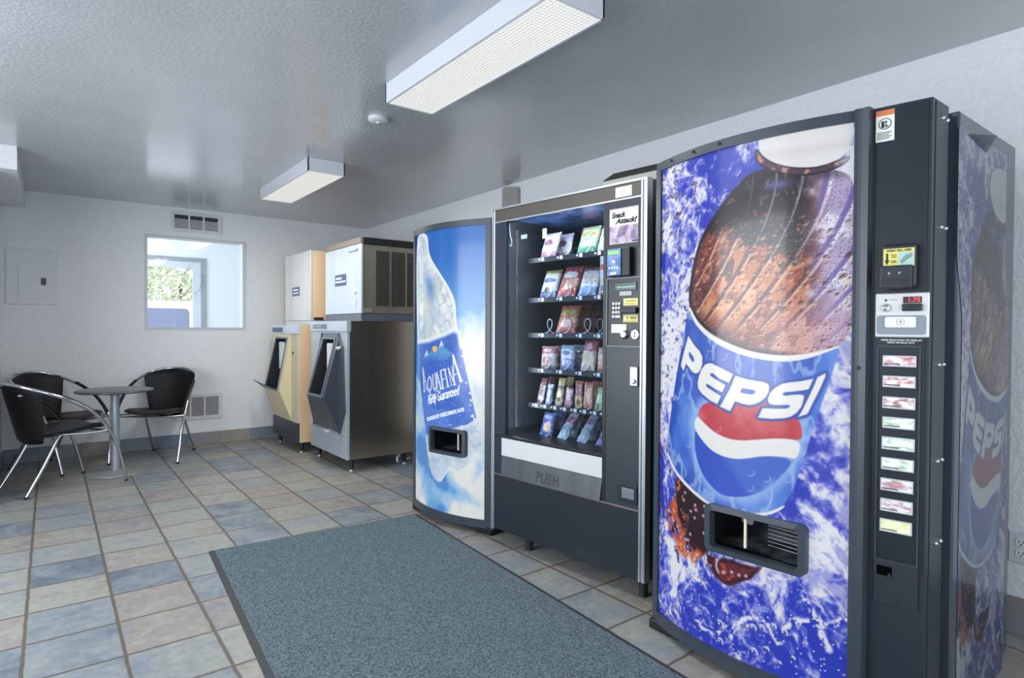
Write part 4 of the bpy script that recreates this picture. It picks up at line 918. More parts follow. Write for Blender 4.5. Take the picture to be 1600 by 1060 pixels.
r = MB().prism(rrect(.044, .1205, 1.211, 1.2415, .005), .0125, .018, 'y').map(colm).build('note_plate', M_paper, cpn)
MB().ring([(.083+.010*math.cos(a), 1.227+.010*math.sin(a)) for a in [2*PI*i/24 for i in range(24)]], [(.083+.009*math.cos(a), 1.227+.009*math.sin(a)) for a in [2*PI*i/24 for i in range(24)]], lambda x, z: (x, .0186, z), lambda x, z: (x, .018, z)).prism([(.0815, 1.232), (.0865, 1.228), (.0835, 1.224), (.0815, 1.221)], .018, .0186, 'y').map(colm).build('arrow_mark', mat('grey_mark', (120, 124, 130), .5), r)
lettering('PRESS SELECTION TO DISPLAY', 1, lambda x, z: colm(x, .0048, z), M_whiteink, cp, fit=(.033, .1345, 1.1715, 1.1765), bold=.02)
lettering('PRICE OR SOLD OUT', 1, lambda x, z: colm(x, .0048, z), M_whiteink, cp, fit=(.049, .117, 1.1645, 1.169), bold=.02)
sp_ = MB().ring([(.024, .523), (.1325, .523), (.1325, 1.158), (.024, 1.158)], [(.028, .527), (.1285, .527), (.1285, 1.154), (.028, 1.154)], lambda x, z: (x, .008, z), lambda x, z: (x, .003, z)).map(colm).build('selection_panel', M_frame, cp)
def can_label(name, bg, fg, seed):
    m = mat(name, bg, .22, coat=.4)
    if m.get('done'): return m
    m['done'] = 1; nt = m.node_tree; N = nt.nodes; K = nt.links; b = N['Principled BSDF']
    tc = N.new('ShaderNodeTexCoord'); mp = N.new('ShaderNodeMapping'); mp.inputs['Location'].default_value = (seed*1.7, seed, seed*.3); mp.inputs['Scale'].default_value = (26, 26, 60); K.new(tc.outputs['Object'], mp.inputs[0])
    n = N.new('ShaderNodeTexNoise'); n.inputs['Scale'].default_value = 1.6; n.inputs['Detail'].default_value = 5; K.new(mp.outputs[0], n.inputs['Vector'])
    r = N.new('ShaderNodeValToRGB'); e = r.color_ramp.elements; e[0].position = .36; e[0].color = L(fg); e[1].position = .54; e[1].color = L(bg); q = e.new(.44); q.color = L(tuple((a+c)//2 for a, c in zip(bg, fg)))
    K.new(n.outputs['Fac'], r.inputs[0]); K.new(r.outputs[0], b.inputs['Base Color']); K.new(r.outputs[0], b.inputs['Emission Color']); b.inputs['Emission Strength'].default_value = .22
    return m
BT = [(.0382, 1.0964, .1219, 1.1296), (.0388, 1.0358, .1209, 1.0702), (.0392, .9737, .121, 1.009), (.0396, .9155, .1206, .9498), (.0386, .8530, .1212, .8912), (.0379, .7934, .1203, .8299), (.0371, .7317, .1194, .7689), (.0373, .6708, .1188, .7088), (.0368, .6107, .1178, .6489)]
KIND = [('cola_red', (226, 222, 224), (176, 112, 112)), ('cola_red', (226, 222, 224), (176, 112, 112)), ('diet_grey', (222, 220, 222), (160, 112, 108)), ('lime_green', (222, 230, 224), (150, 186, 150)), ('lime_green', (222, 230, 224), (150, 186, 150)), ('lime_green', (222, 230, 224), (150, 186, 150)), ('root_brown', (216, 214, 222), (172, 132, 136)), ('root_brown', (216, 214, 222), (172, 132, 136)), ('lemon_yellow', (226, 230, 190), (204, 206, 140))]
for (a, z0, b_, z1), (nm, bg, fg) in zip(BT, KIND):
    bt = cbox(a, b_, .003, .011, z0, z1, .002).build('selection_button', mat('clear_button_rim', (188, 194, 200), .2, coat=.5), cp)
    MB().prism(rrect(a+.004, b_-.004, z0+.004, z1-.003, .002), .0108, .0114, 'y').map(colm).build('drink_label', can_label('drink_label_'+nm, bg, fg, len(nm)), bt)
    MB().box(a+.005, a+.045, .0114, .0118, z0+.006, z0+.0095).map(colm).build('drink_name', mat('name_grey', (96, 98, 104), .5), bt)
cr = cbox(.022, .1335, .002, .008, .396, .522, .002).build('coin_return', mat('column_dark', (40, 44, 52), .3), cp)
cbox(.031, .070, .008, .0086, .480, .508).build('return_opening', mat('return_black', (4, 4, 5), .9, spec=.05), cr)
cbox(.06, .068, .0086, .013, .478, .490).build('return_flap', M_dark, cr)
for y in (.114, .150):
    for z in (1.817, 1.502, 1.103, .822, .581): MB().lathe([(.0075, .932), (.0075, .934), (.004, .9385)], (0, y, z), 14, 'x').build('screw', M_chrome, t)
MB().box(.930, .9335, .060, .064, .04, 1.855).build('door_seam', M_ink, t)
# cabinet behind the door
MB().box(.012, .918, .165, .215, .06, 1.855).build('gasket', M_black2, t)
cab = MB().box(.0, .945, .215, .80, .045, 1.858, .006).build('cabinet', mat('cabinet_grey', (64, 72, 82), .22, spec=.5, coat=.15), t)
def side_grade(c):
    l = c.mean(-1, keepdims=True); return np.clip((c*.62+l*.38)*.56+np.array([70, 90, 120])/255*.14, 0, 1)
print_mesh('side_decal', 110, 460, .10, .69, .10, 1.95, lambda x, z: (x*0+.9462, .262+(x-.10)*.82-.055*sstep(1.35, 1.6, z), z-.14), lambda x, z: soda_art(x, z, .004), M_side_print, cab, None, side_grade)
MB().add([(.9475, .275, 1.80), (.9475, .46, 1.775), (.965, .50, 1.835)], [[0, 1, 2]]).build('peeling_film', glass_mat('clear_film', (150, 160, 176), .2), cab)
MB().box(.25, .75, .80, .96, .3, 1.55, .006).build('rear_vent_box', M_black, t)
for a in (0., .80):
    for y in (-.025, .62): MB().box(a-.008, a+.13, y, y+.13, 0, .040, .005).build('foot', M_black2, t)

# ---------------------------------------------------------------- water machine
t = thing('water_machine', 'tall vending machine with a tilted water bottle and clouds on its lit blue door', 'vending machine', (1.925, 3.575, 0), math.atan2(-.73, .105))
WQ = .7375; yq = bulge(WQ, .09)
xs = [WQ*i/24 for i in range(25)]
out = [(x, float(yq(x))+.002) for x in xs]+[(.772, .006), (.772, .13), (0, .13)]
mb = MB(); z0, z1 = .038, 1.842; n = len(out)
v = [(p[0], p[1], z0) for p in out]+[(p[0], p[1], z1) for p in out]
mb.add(v, [list(range(n))[::-1], list(range(n, 2*n))]+[[i, (i+1) % n, n+(i+1) % n, n+i] for i in range(24, n)]); mb.build('door', M_dark, t)
mb = MB(); curved_strip(mb, yq, 0, WQ, 1.806, 1.843, -.010, .006); curved_strip(mb, yq, 0, WQ, .037, .084, -.010, .006); curved_strip(mb, yq, 0, .050, .084, 1.806, -.010, .006, 3); curved_strip(mb, yq, .714, .775, .037, 1.843, -.014, .012, 4)
mb.build('door_frame', M_frame, t)
PQ = (.295, .600, .437, .600)
print_mesh('lit_sign', 300, 700, .048, .718, .082, 1.808, lambda x, z: (x, yq(x), z), lambda x, z: water_art(x, z, .0024), M_sign_water, t, (PQ[0]+.01, PQ[1]-.01, PQ[2]+.01, PQ[3]-.01))
delivery_port(t, yq, *PQ, .74, False)
def on_sign(x, z): return (x, float(yq(x))-.0012, z)
def tilt(ang, x0, z0):
    c_, s_ = math.cos(ang), math.sin(ang)
    return lambda x, z: on_sign(x0+x*c_-z*s_*.35, z0+x*s_+z)
M_si = mat('lit_white_ink', (244, 248, 252), .5, emit=((244, 248, 255), .6))
an = math.atan2(.10, .33)
lettering('Purity Guaranteed', .1, tilt(an, .262, .705), M_si, t, fit=(0, .30, 0, .075), shear=.35)
an2 = math.atan2(.098, .35)
lettering('NONCARBONATED \u2022 PURIFIED DRINKING WATER', .1, tilt(an2, .245, .618), M_si, t, fit=(0, .345, 0, .024))
MB().box(.0, .772, .13, .19, .06, 1.835).build('gasket', M_black2, t)
MB().box(-.004, .776, .19, .84, .05, 1.842, .005).build('cabinet', mat('cabinet_grey', (64, 72, 82), .22, spec=.5, coat=.15), t)
for a in (0.01, .63):
    for y in (-.02, .62): MB().box(a, a+.13, y, y+.14, 0, .05, .006).build('foot', M_black2, t)
# ================================================================ SNACK MACHINE
SA = math.atan2(-.98, .1)
t = thing('snack_machine', 'black glass fronted snack vending machine with silver edge trim', 'vending machine', (1.97, 2.73, 0), SA)
snk = t
M_cab = mat('snack_cabinet_navy', (30, 38, 52), .28, spec=.55)
M_face = mat('snack_black_face', (42, 47, 53), .34, noise=(4, (48, 54, 60)))
M_in = mat('snack_interior', (10, 13, 19), .4)
M_low = mat('snack_lower_panel', (30, 35, 42), .33, noise=(2.5, (38, 45, 54)))
Z0, Z1, DP = .087, 1.865, .84
mb = MB().box(-.004, .02, .03, DP, Z0, Z1).box(.775, 1.006, .03, DP, Z0, Z1).box(.02, .775, .03, DP, Z0, .60).box(.02, .775, .03, DP, 1.812, Z1).box(.02, .775, .78, DP, .60, 1.812)
mb.build('cabinet', M_cab, t)
lin_ = MB().box(.085, .10, .03, .78, .60, 1.812).box(.02, .085, .028, .05, .60, 1.812).box(.10, .775, .765, .78, .60, 1.812).box(.10, .775, .03, .765, .60, .612)
lin_.build('liner', M_in, t)
MB().box(.10, .775, .03, .765, 1.800, 1.812).build('liner_roof', mat('blue_liner_roof', (44, 74, 140), .2, noise=(9, (110, 150, 206), .16), spec=.6), t)
MB().box(.012, .985, -.004, .03, 1.793, 1.858).build('header', mat('header_bronze_black', (66, 64, 62), .4, noise=(6, (74, 70, 66))), t)
st = MB().box(.833, .922, -.0052, -.004, 1.800, 1.846).build('sticker', mat('cream_sticker', (232, 230, 206), .6), t)
mb = MB()
for a, b_, z in ((.845, .91, 1.833), (.855, .90, 1.825), (.86, .895, 1.818), (.85, .905, 1.811)): mb.box(a, b_, -.0056, -.0052, z, z+.003)
mb.build('sticker_print', mat('sticker_grey', (170, 168, 150), .6), st)
MB().box(-.012, 1.004, -.010, .03, 1.858, 1.867).build('top_trim', M_alu, t)
MB().box(.012, .978, -.007, .0, 1.786, 1.793).build('lower_header_trim', M_alu, t)
MB().box(-.012, .012, -.010, .03, Z0-.004, 1.858, .003).build('left_trim', M_alu, t)
MB().box(.975, .987, -.012, .03, Z0-.004, 1.867, .003).box(.987, 1.001, -.007, .03, Z0-.004, 1.867, .002).box(1.001, 1.010, -.012, .03, Z0-.004, 1.867, .003).build('right_trim', M_alu, t)
MB().box(.012, .098, -.003, .03, .40, 1.786).build('left_stile', mat('stile_dark_blue', (36, 44, 60), .25, spec=.6), t)
MB().box(.098, .768, .004, .010, .617, 1.786).build('window_glass', M_glass, t)
MB().box(.766, .786, -.006, .03, .40, 1.786, .003).build('divider_post', M_black, t)
MB().box(.786, .975, -.003, .03, .40, 1.786).build('control_stile', M_face, t)
MB().box(.012, .768, -.008, .03, .602, .619, .004).build('window_sill', M_black, t)
MB().box(.072, .768, -.007, .0, .505, .602, .002).build('price_panel', mat('white_price_panel', (205, 208, 210), .4), t)
mb = MB().add([(.073, -.004, .505), (.768, -.004, .505), (.762, -.016, .401), (.078, -.016, .401), (.073, .03, .505), (.768, .03, .505), (.762, .03, .401), (.078, .03, .401)], [[0, 1, 2, 3], [4, 7, 6, 5], [0, 4, 5, 1], [3, 2, 6, 7], [0, 3, 7, 4], [1, 5, 6, 2]])
fl = mb.build('push_flap', mat('brushed_dark_flap', (96, 100, 104), .38, .4, noise=(14, (78, 82, 88)), stretch=(1, 1, .1)), t)
lettering('PUSH', 1, lambda x, z: (x, -.0045-.0115*(.505-z)/.104-.0012, z), mat('flap_ink', (52, 56, 62), .5), fl, fit=(.345, .500, .399+.012, .468), bold=.03, space=1.2)
MB().box(.012, .975, -.012, .03, .392, .401, .002).build('bumper_trim', mat('dull_bronze_trim', (120, 112, 106), .35, .6), t)
MB().box(.012, .975, -.004, .03, Z0, .392, .003).build('lower_panel', M_low, t)
# snack poster
pf = MB().ring([(.784, 1.572), (.974, 1.572), (.974, 1.780), (.784, 1.780)], [(.800, 1.590), (.960, 1.590), (.960, 1.752), (.800, 1.752)], lambda x, z: (x, -.008, z), lambda x, z: (x, -.003, z)).build('poster_frame', M_dark, t)
po = MB().box(.800, .960, -.0045, -.003, 1.590, 1.752).build('poster', M_paper, pf)
MB().box(.800, .960, -.0048, -.0045, 1.592, 1.672).build('poster_picture', mat('poster_lavender', (196, 184, 200), .5, noise=(24, (120, 104, 142), .12)), po)
mb = MB()
for k in range(9): mb.add([(.803+k*.0172, -.0048, 1.752), (.818+k*.0172, -.0048, 1.752), (.811+k*.0172, -.0048, 1.742)], [[0, 1, 2]])
mb.build('poster_border', mat('poster_violet', (172, 160, 190), .5), po)
mb = MB()
for k in range(4): mb.add([(.842+k*.012, -.0051, 1.618+k*.003), (.850+k*.012, -.0051, 1.618+k*.003), (.862+k*.012, -.0051, 1.662), (.856+k*.012, -.0051, 1.662)], [[0, 1, 2, 3]])
mb.build('poster_motif', mat('poster_purple', (96, 76, 116), .5), po)
lettering('Snack', 1, lambda x, z: (x, -.0052, z), M_ink, po, fit=(.812, .893, 1.708, 1.735), shear=.3, bold=.055)
lettering('Attack!', 1, lambda x, z: (x, -.0052, z), M_ink, po, fit=(.832, .953, 1.680, 1.706), shear=.3, bold=.055)
MB().box(.925, .957, -.0052, -.0045, 1.594, 1.600).build('poster_logo', M_ink, po)
# card reader
cr = MB().box(.818, .935, -.035, -.003, 1.440, 1.568, .004).build('card_reader', M_black2, t)
rf = MB().box(.815, .892, -.042, -.035, 1.443, 1.564, .003).build('reader_face', mat('reader_blue', (62, 92, 150), .3, noise=(22, (110, 140, 190), .1)), cr)
MB().box(.822, .885, -.0435, -.042, 1.538, 1.556).build('reader_screen', mat('reader_green', (126, 176, 110), .3, emit=((126, 190, 110), .35)), rf)
mb = MB()
for k in range(4): mb.box(.825+k*.015, .833+k*.015, -.0428, -.042, 1.474, 1.483)
mb.box(.846, .860, -.0428, -.042, 1.501, 1.512); mb.box(.835, .868, -.0428, -.042, 1.449, 1.458); mb.build('reader_icons', M_whiteink, rf)
# money controls
MB().box(.790, .979, -.004, -.003, 1.124, 1.435).build('control_panel', M_dark, t)
cpn = MB().ring([(.789, 1.122), (.9745, 1.122), (.9745, 1.437), (.789, 1.437)], [(.795, 1.128), (.9735, 1.128), (.9735, 1.431), (.795, 1.431)], lambda x, z: (x, -.010, z), lambda x, z: (x, -.003, z)).build('control_bezel', mat('bezel_grey', (96, 102, 108), .35, .4), t)
MB().box(.797, .973, -.0055, -.003, 1.13, 1.43).build('control_plate', M_black, cpn)
d = MB().box(.835, .955, -.010, -.0055, 1.376, 1.413, .002).build('display', mat('display_dark_green', (42, 66, 68), .2), cpn)
mb = MB()
for k in range(11): mb.box(.850+k*.009, .856+k*.009, -.0106, -.010, 1.389, 1.396)
mb.build('display_text', mat('display_pale_green', (150, 186, 176), .4, emit=((150, 190, 176), .3)), d)
MB().box(.862, .929, -.0085, -.0055, 1.353, 1.374, .001).build('name_plate', mat('grey_nameplate', (150, 152, 160), .4, .3), cpn)
for z0, z1, k in ((1.309, 1.341, 0), (1.234, 1.267, 1)):
    y_ = MB().box(.884, .961, -.0075, -.0055, z0, z1).build('yellow_label', mat('label_yellow', (222, 216, 140), .5), cpn)
    mb = MB()
    if k: mb.box(.903, .908, -.008, -.0075, 1.246, 1.263); mb.box(.891, .955, -.008, -.0075, 1.237, 1.241); mb.box(.922, .953, -.008, -.0075, 1.247, 1.26)
    else:
        mb.box(.896, .95, -.008, -.0075, 1.327, 1.332)
        for q in range(5): mb.box(.892+q*.012, .899+q*.012, -.008, -.0075, 1.314, 1.319)
    mb.build('label_print', mat('label_olive', (150, 142, 80), .5), y_)
MB().box(.872, .960, -.022, -.0055, 1.274, 1.300, .003).build('bill_slot', M_black2, cpn)
kp = MB().box(.818, .873, -.0075, -.0055, 1.247, 1.328).build('keypad', M_dark, cpn)
for r_ in range(4):
    for c_ in range(3):
        if r_ == 3 and c_ == 2: continue
        a = .822+c_*.0165; b_ = a+(.013 if not (r_ == 3 and c_ == 1) else .0295)
        MB().box(a, b_, -.0105, -.0075, 1.312-r_*.0195, 1.325-r_*.0195, .0015).build('key', mat('key_silver', (186, 190, 194), .35, .3), kp)
MB().box(.817, .899, -.0065, -.0055, 1.186, 1.225).build('instruction_label', M_paper, cpn)
MB().lathe([(.021, -.0055), (.021, -.012), (.014, -.022), (.012, -.023)], (.893, 0, 1.179), 24, 'y').build('key_lock', M_chrome, cpn)
cs = MB().lathe([(.023, -.0055), (.023, -.010), (.020, -.012)], (.949, 0, 1.179), 28, 'y').build('coin_entry', M_alu, cpn)
MB().box(.947, .951, -.0128, -.012, 1.165, 1.193).build('coin_slit', M_ink, cs)
lk = MB().box(.923, .966, -.014, -.003, .948, 1.037, .005).build('door_lock', M_alu, t)
MB().lathe([(.012, -.014), (.012, -.020), (.008, -.022)], (.947, 0, .972), 18, 'y').build('lock_cylinder', M_chrome, lk)
MB().box(.935, .955, -.0148, -.014, 1.0, 1.025).build('lock_mark', M_whiteink, lk)
cr = MB().box(.855, .968, -.010, -.003, .424, .508, .004).build('coin_return', M_dark, t)
MB().box(.885, .953, -.013, -.010, .441, .488, .002).build('return_flap', mat('dull_steel_flap', (134, 142, 150), .3, .6), cr)
for x, y in ((.215, .07), (.965, .05), (.1, .74), (.93, .74)):
    MB().lathe([(.024, Z0), (.024, .07), (.019, .008), (.021, 0)], (x, y, 0), 18).build('leg', M_black, t)
MB().box(.105, .119, .012, .016, 1.708, 1.770).build('hook', M_whiteink, t) if False else None
s = MB().box(.245, .275, .13, .131, 1.692, 1.745).build('interior_tag', mat('tag_yellow_green', (206, 210, 130), .5), t)
MB().box(.16, .205, .05, .0515, 1.69, 1.712).build('interior_note', M_paper, t)
MB().tube(spline([(.104, .016, 1.78), (.106, .018, 1.72), (.118, .02, 1.68), (.112, .02, 1.655), (.104, .018, 1.66)], 6), .0025, 6).build('interior_cord', M_whiteink, t)
c_ = MB().box(.735, .767, .012, .0135, 1.375, 1.545).build('card_strip', M_paper, t)
for k, (cc) in enumerate(((226, 228, 230), (214, 96, 78), (226, 224, 214), (222, 214, 180), (120, 150, 196))):
    MB().box(.737, .766, .0112, .012, 1.513-k*.033, 1.540-k*.033).build('card_emblem', mat('card_emblem_%s' % ('white', 'red', 'cream', 'tan', 'blue')[k], cc, .5), c_)

# shelves with wire coils and price tags
SHELF_Z = [1.588, 1.368, 1.174, .980, .785, .604]
WIDE = [.230, .365, .500, .620]; NARROW = [.187, .252, .327, .395, .469, .532, .598, .664]
M_coil = mat('white_wire_coil', (222, 226, 232), .35, .2); M_shelf = mat('snack_shelf', (26, 32, 44), .4)
M_rail = mat('shelf_rail_blue', (16, 20, 29), .4); M_tagw = mat('price_tag_white', (222, 226, 232), .5)
for r_, z in enumerate(SHELF_Z):
    sh = MB().box(.125, .772, .152, .74, z-.012, z).build('shelf', M_shelf, t)
    MB().box(.125, .772, .144, .152, z-.020, z+.006).build('rail', M_rail, sh)
    for x in (NARROW if r_ == 4 else WIDE+([.735] if r_ != 4 else [])):
        w_ = .011
        MB().box(x-.026, x-.015, .1425, .144, z-.010, z+.000).build('price_tag', M_tagw, sh); MB().box(x-.006, x+.014, .1425, .144, z-.015, z+.004).build('price_tag', M_tagw, sh)
        rad = .024 if r_ == 4 else (.032 if r_ == 5 else .040)
        pts = []; n = 20; turns = 5
        for k in range(n*turns+1):
            a = 2*PI*k/n-PI/2; pts.append((x+rad*math.cos(a), .155+.52*k/(n*turns), z+rad+.003+rad*math.sin(a)))
        MB().tube(pts, .0028, 5).build('coil', M_coil, sh)
d_ = bpy.data.lights.new('snack_machine_lamp', 'AREA'); d_.shape = 'RECTANGLE'; d_.size = .6; d_.size_y = .04; d_.energy = 3.0; d_.color = (.92, .96, 1)
o_ = bpy.data.objects.new('snack_machine_lamp', d_); COL.objects.link(o_); o_.parent = t; o_.location = (.44, .06, 1.79); o_.rotation_euler = (math.radians(20), 0, 0)
d_ = bpy.data.lights.new('snack_machine_side_fill', 'AREA'); d_.shape = 'RECTANGLE'; d_.size = .03; d_.size_y = 1.1; d_.energy = 2.4; d_.color = (.92, .96, 1)  # added area light to brighten the shelves from the left
o_ = bpy.data.objects.new('snack_machine_side_fill', d_); COL.objects.link(o_); o_.parent = t; o_.location = (.112, .055, 1.2); o_.rotation_euler = (PI/2, 0, -math.radians(62))

# ---------------------------------------------------------------- snacks
def pack_mat(name, bands, logo, art_, h, seed):
    """printed wrapper: stacked colour bands, a lettering-like logo patch and a picture patch"""
    def mute(c): g = sum(c)/3; return tuple(c_*.76+g*.24 for c_ in c)
    bands = [(p, mute(c)) for p, c in bands]; logo = logo[:4]+(mute(logo[4]),); art_ = art_[:4]+(mute(art_[4]),)
    m = bpy.data.materials.new(name); m.use_nodes = True; nt = m.node_tree; N = nt.nodes; K = nt.links; b = N['Principled BSDF']
    tc = N.new('ShaderNodeTexCoord'); sp = N.new('ShaderNodeSeparateXYZ'); K.new(tc.outputs['Object'], sp.inputs[0])
    ns = N.new('ShaderNodeTexNoise'); ns.inputs['Scale'].default_value = 38; ns.inputs['Detail'].default_value = 3
    mp = N.new('ShaderNodeMapping'); mp.inputs['Location'].default_value = (seed*.37, seed*.11, seed*.23); K.new(tc.outputs['Object'], mp.inputs[0]); K.new(mp.outputs[0], ns.inputs['Vector'])
    def M(op, a, b_):
        n = N.new('ShaderNodeMath'); n.operation = op
        for i, q in enumerate((a, b_)):
            if isinstance(q, (int, float)): n.inputs[i].default_value = q
            else: K.new(q, n.inputs[i])
        return n.outputs[0]
    wob = M('MULTIPLY', M('SUBTRACT', ns.outputs['Fac'], .5), .16)
    zz = M('ADD', M('DIVIDE', sp.outputs['Z'], h), wob)
    r = N.new('ShaderNodeValToRGB'); r.color_ramp.interpolation = 'CONSTANT'; e = r.color_ramp.elements
    e[0].position = 0; e[0].color = L(bands[0][1]); e[1].position = bands[-1][0]; e[1].color = L(bands[-1][1])
    for p, c in bands[1:-1]: q = e.new(p); q.color = L(c)
    K.new(zz, r.inputs[0]); cur = r.outputs[0]
    for (cx, cz, rx, rz, col) in (logo, art_):
        dx = M('DIVIDE', M('SUBTRACT', sp.outputs['X'], cx), rx); dz = M('DIVIDE', M('SUBTRACT', sp.outputs['Z'], cz*h), rz)
        dd = M('ADD', M('MULTIPLY', dx, dx), M('MULTIPLY', dz, dz)); dd = M('ADD', dd, M('MULTIPLY', wob, 6.0))
        k = M('LESS_THAN', dd, 1.0); mx = N.new('ShaderNodeMix'); mx.data_type = 'RGBA'; K.new(k, mx.inputs[0]); K.new(cur, mx.inputs[6]); mx.inputs[7].default_value = L(col); cur = mx.outputs[2]
    n3 = N.new('ShaderNodeTexNoise'); n3.inputs['Scale'].default_value = 70; n3.inputs['Detail'].default_value = 3; n3.inputs['Distortion'].default_value = 1.5; K.new(mp.outputs[0], n3.inputs['Vector'])
    for lo, hi, c in ((.58, .64, (232, 228, 224)), (.40, .35, (78, 62, 70))):
        r3 = N.new('ShaderNodeMapRange'); r3.inputs[1].default_value = lo; r3.inputs[2].default_value = hi; r3.inputs[4].default_value = .75; K.new(n3.outputs['Fac'], r3.inputs[0])
        mx = N.new('ShaderNodeMix'); mx.data_type = 'RGBA'; K.new(r3.outputs[0], mx.inputs[0]); K.new(cur, mx.inputs[6]); mx.inputs[7].default_value = L(c); cur = mx.outputs[2]
    K.new(cur, b.inputs['Base Color']); b.inputs['Roughness'].default_value = .3; b.inputs['Coat Weight'].default_value = .3
    return m
def bag_mesh(w_, h, th, seed):
    rnd = random.Random(seed); mb = MB(); nx, nz = 12, 16
    ph = [rnd.uniform(0, 6.28) for _ in range(6)]
    def pt(a, b, s):
        x = (a-.5)*w_*(1-.07*math.sin(PI*b)**2*(1-abs(2*a-1))); z = b*h
        body = max(0, 1-abs(2*b-1)**4)**.8*max(0, 1-abs(2*a-1)**3)**.7
        wr = .06*math.sin(9*a+ph[0]+4*b)+.05*math.sin(17*b+ph[1])*math.sin(11*a+ph[2])
        y = s*th/2*body*(1+wr*1.6)
        if b < .001 or b > .999: y = .0006*s+.0015*math.sin(a*38)
        return (x, y, z)
    mb.grid(nx, nz, lambda a, b: pt(a, b, -1)); mb.grid(nx, nz, lambda a, b: pt(a, b, 1))
    return mb
W_, R_, G_, Y_, B_ = (228, 226, 226), (196, 62, 58), (96, 160, 110), (214, 186, 92), (70, 100, 190)
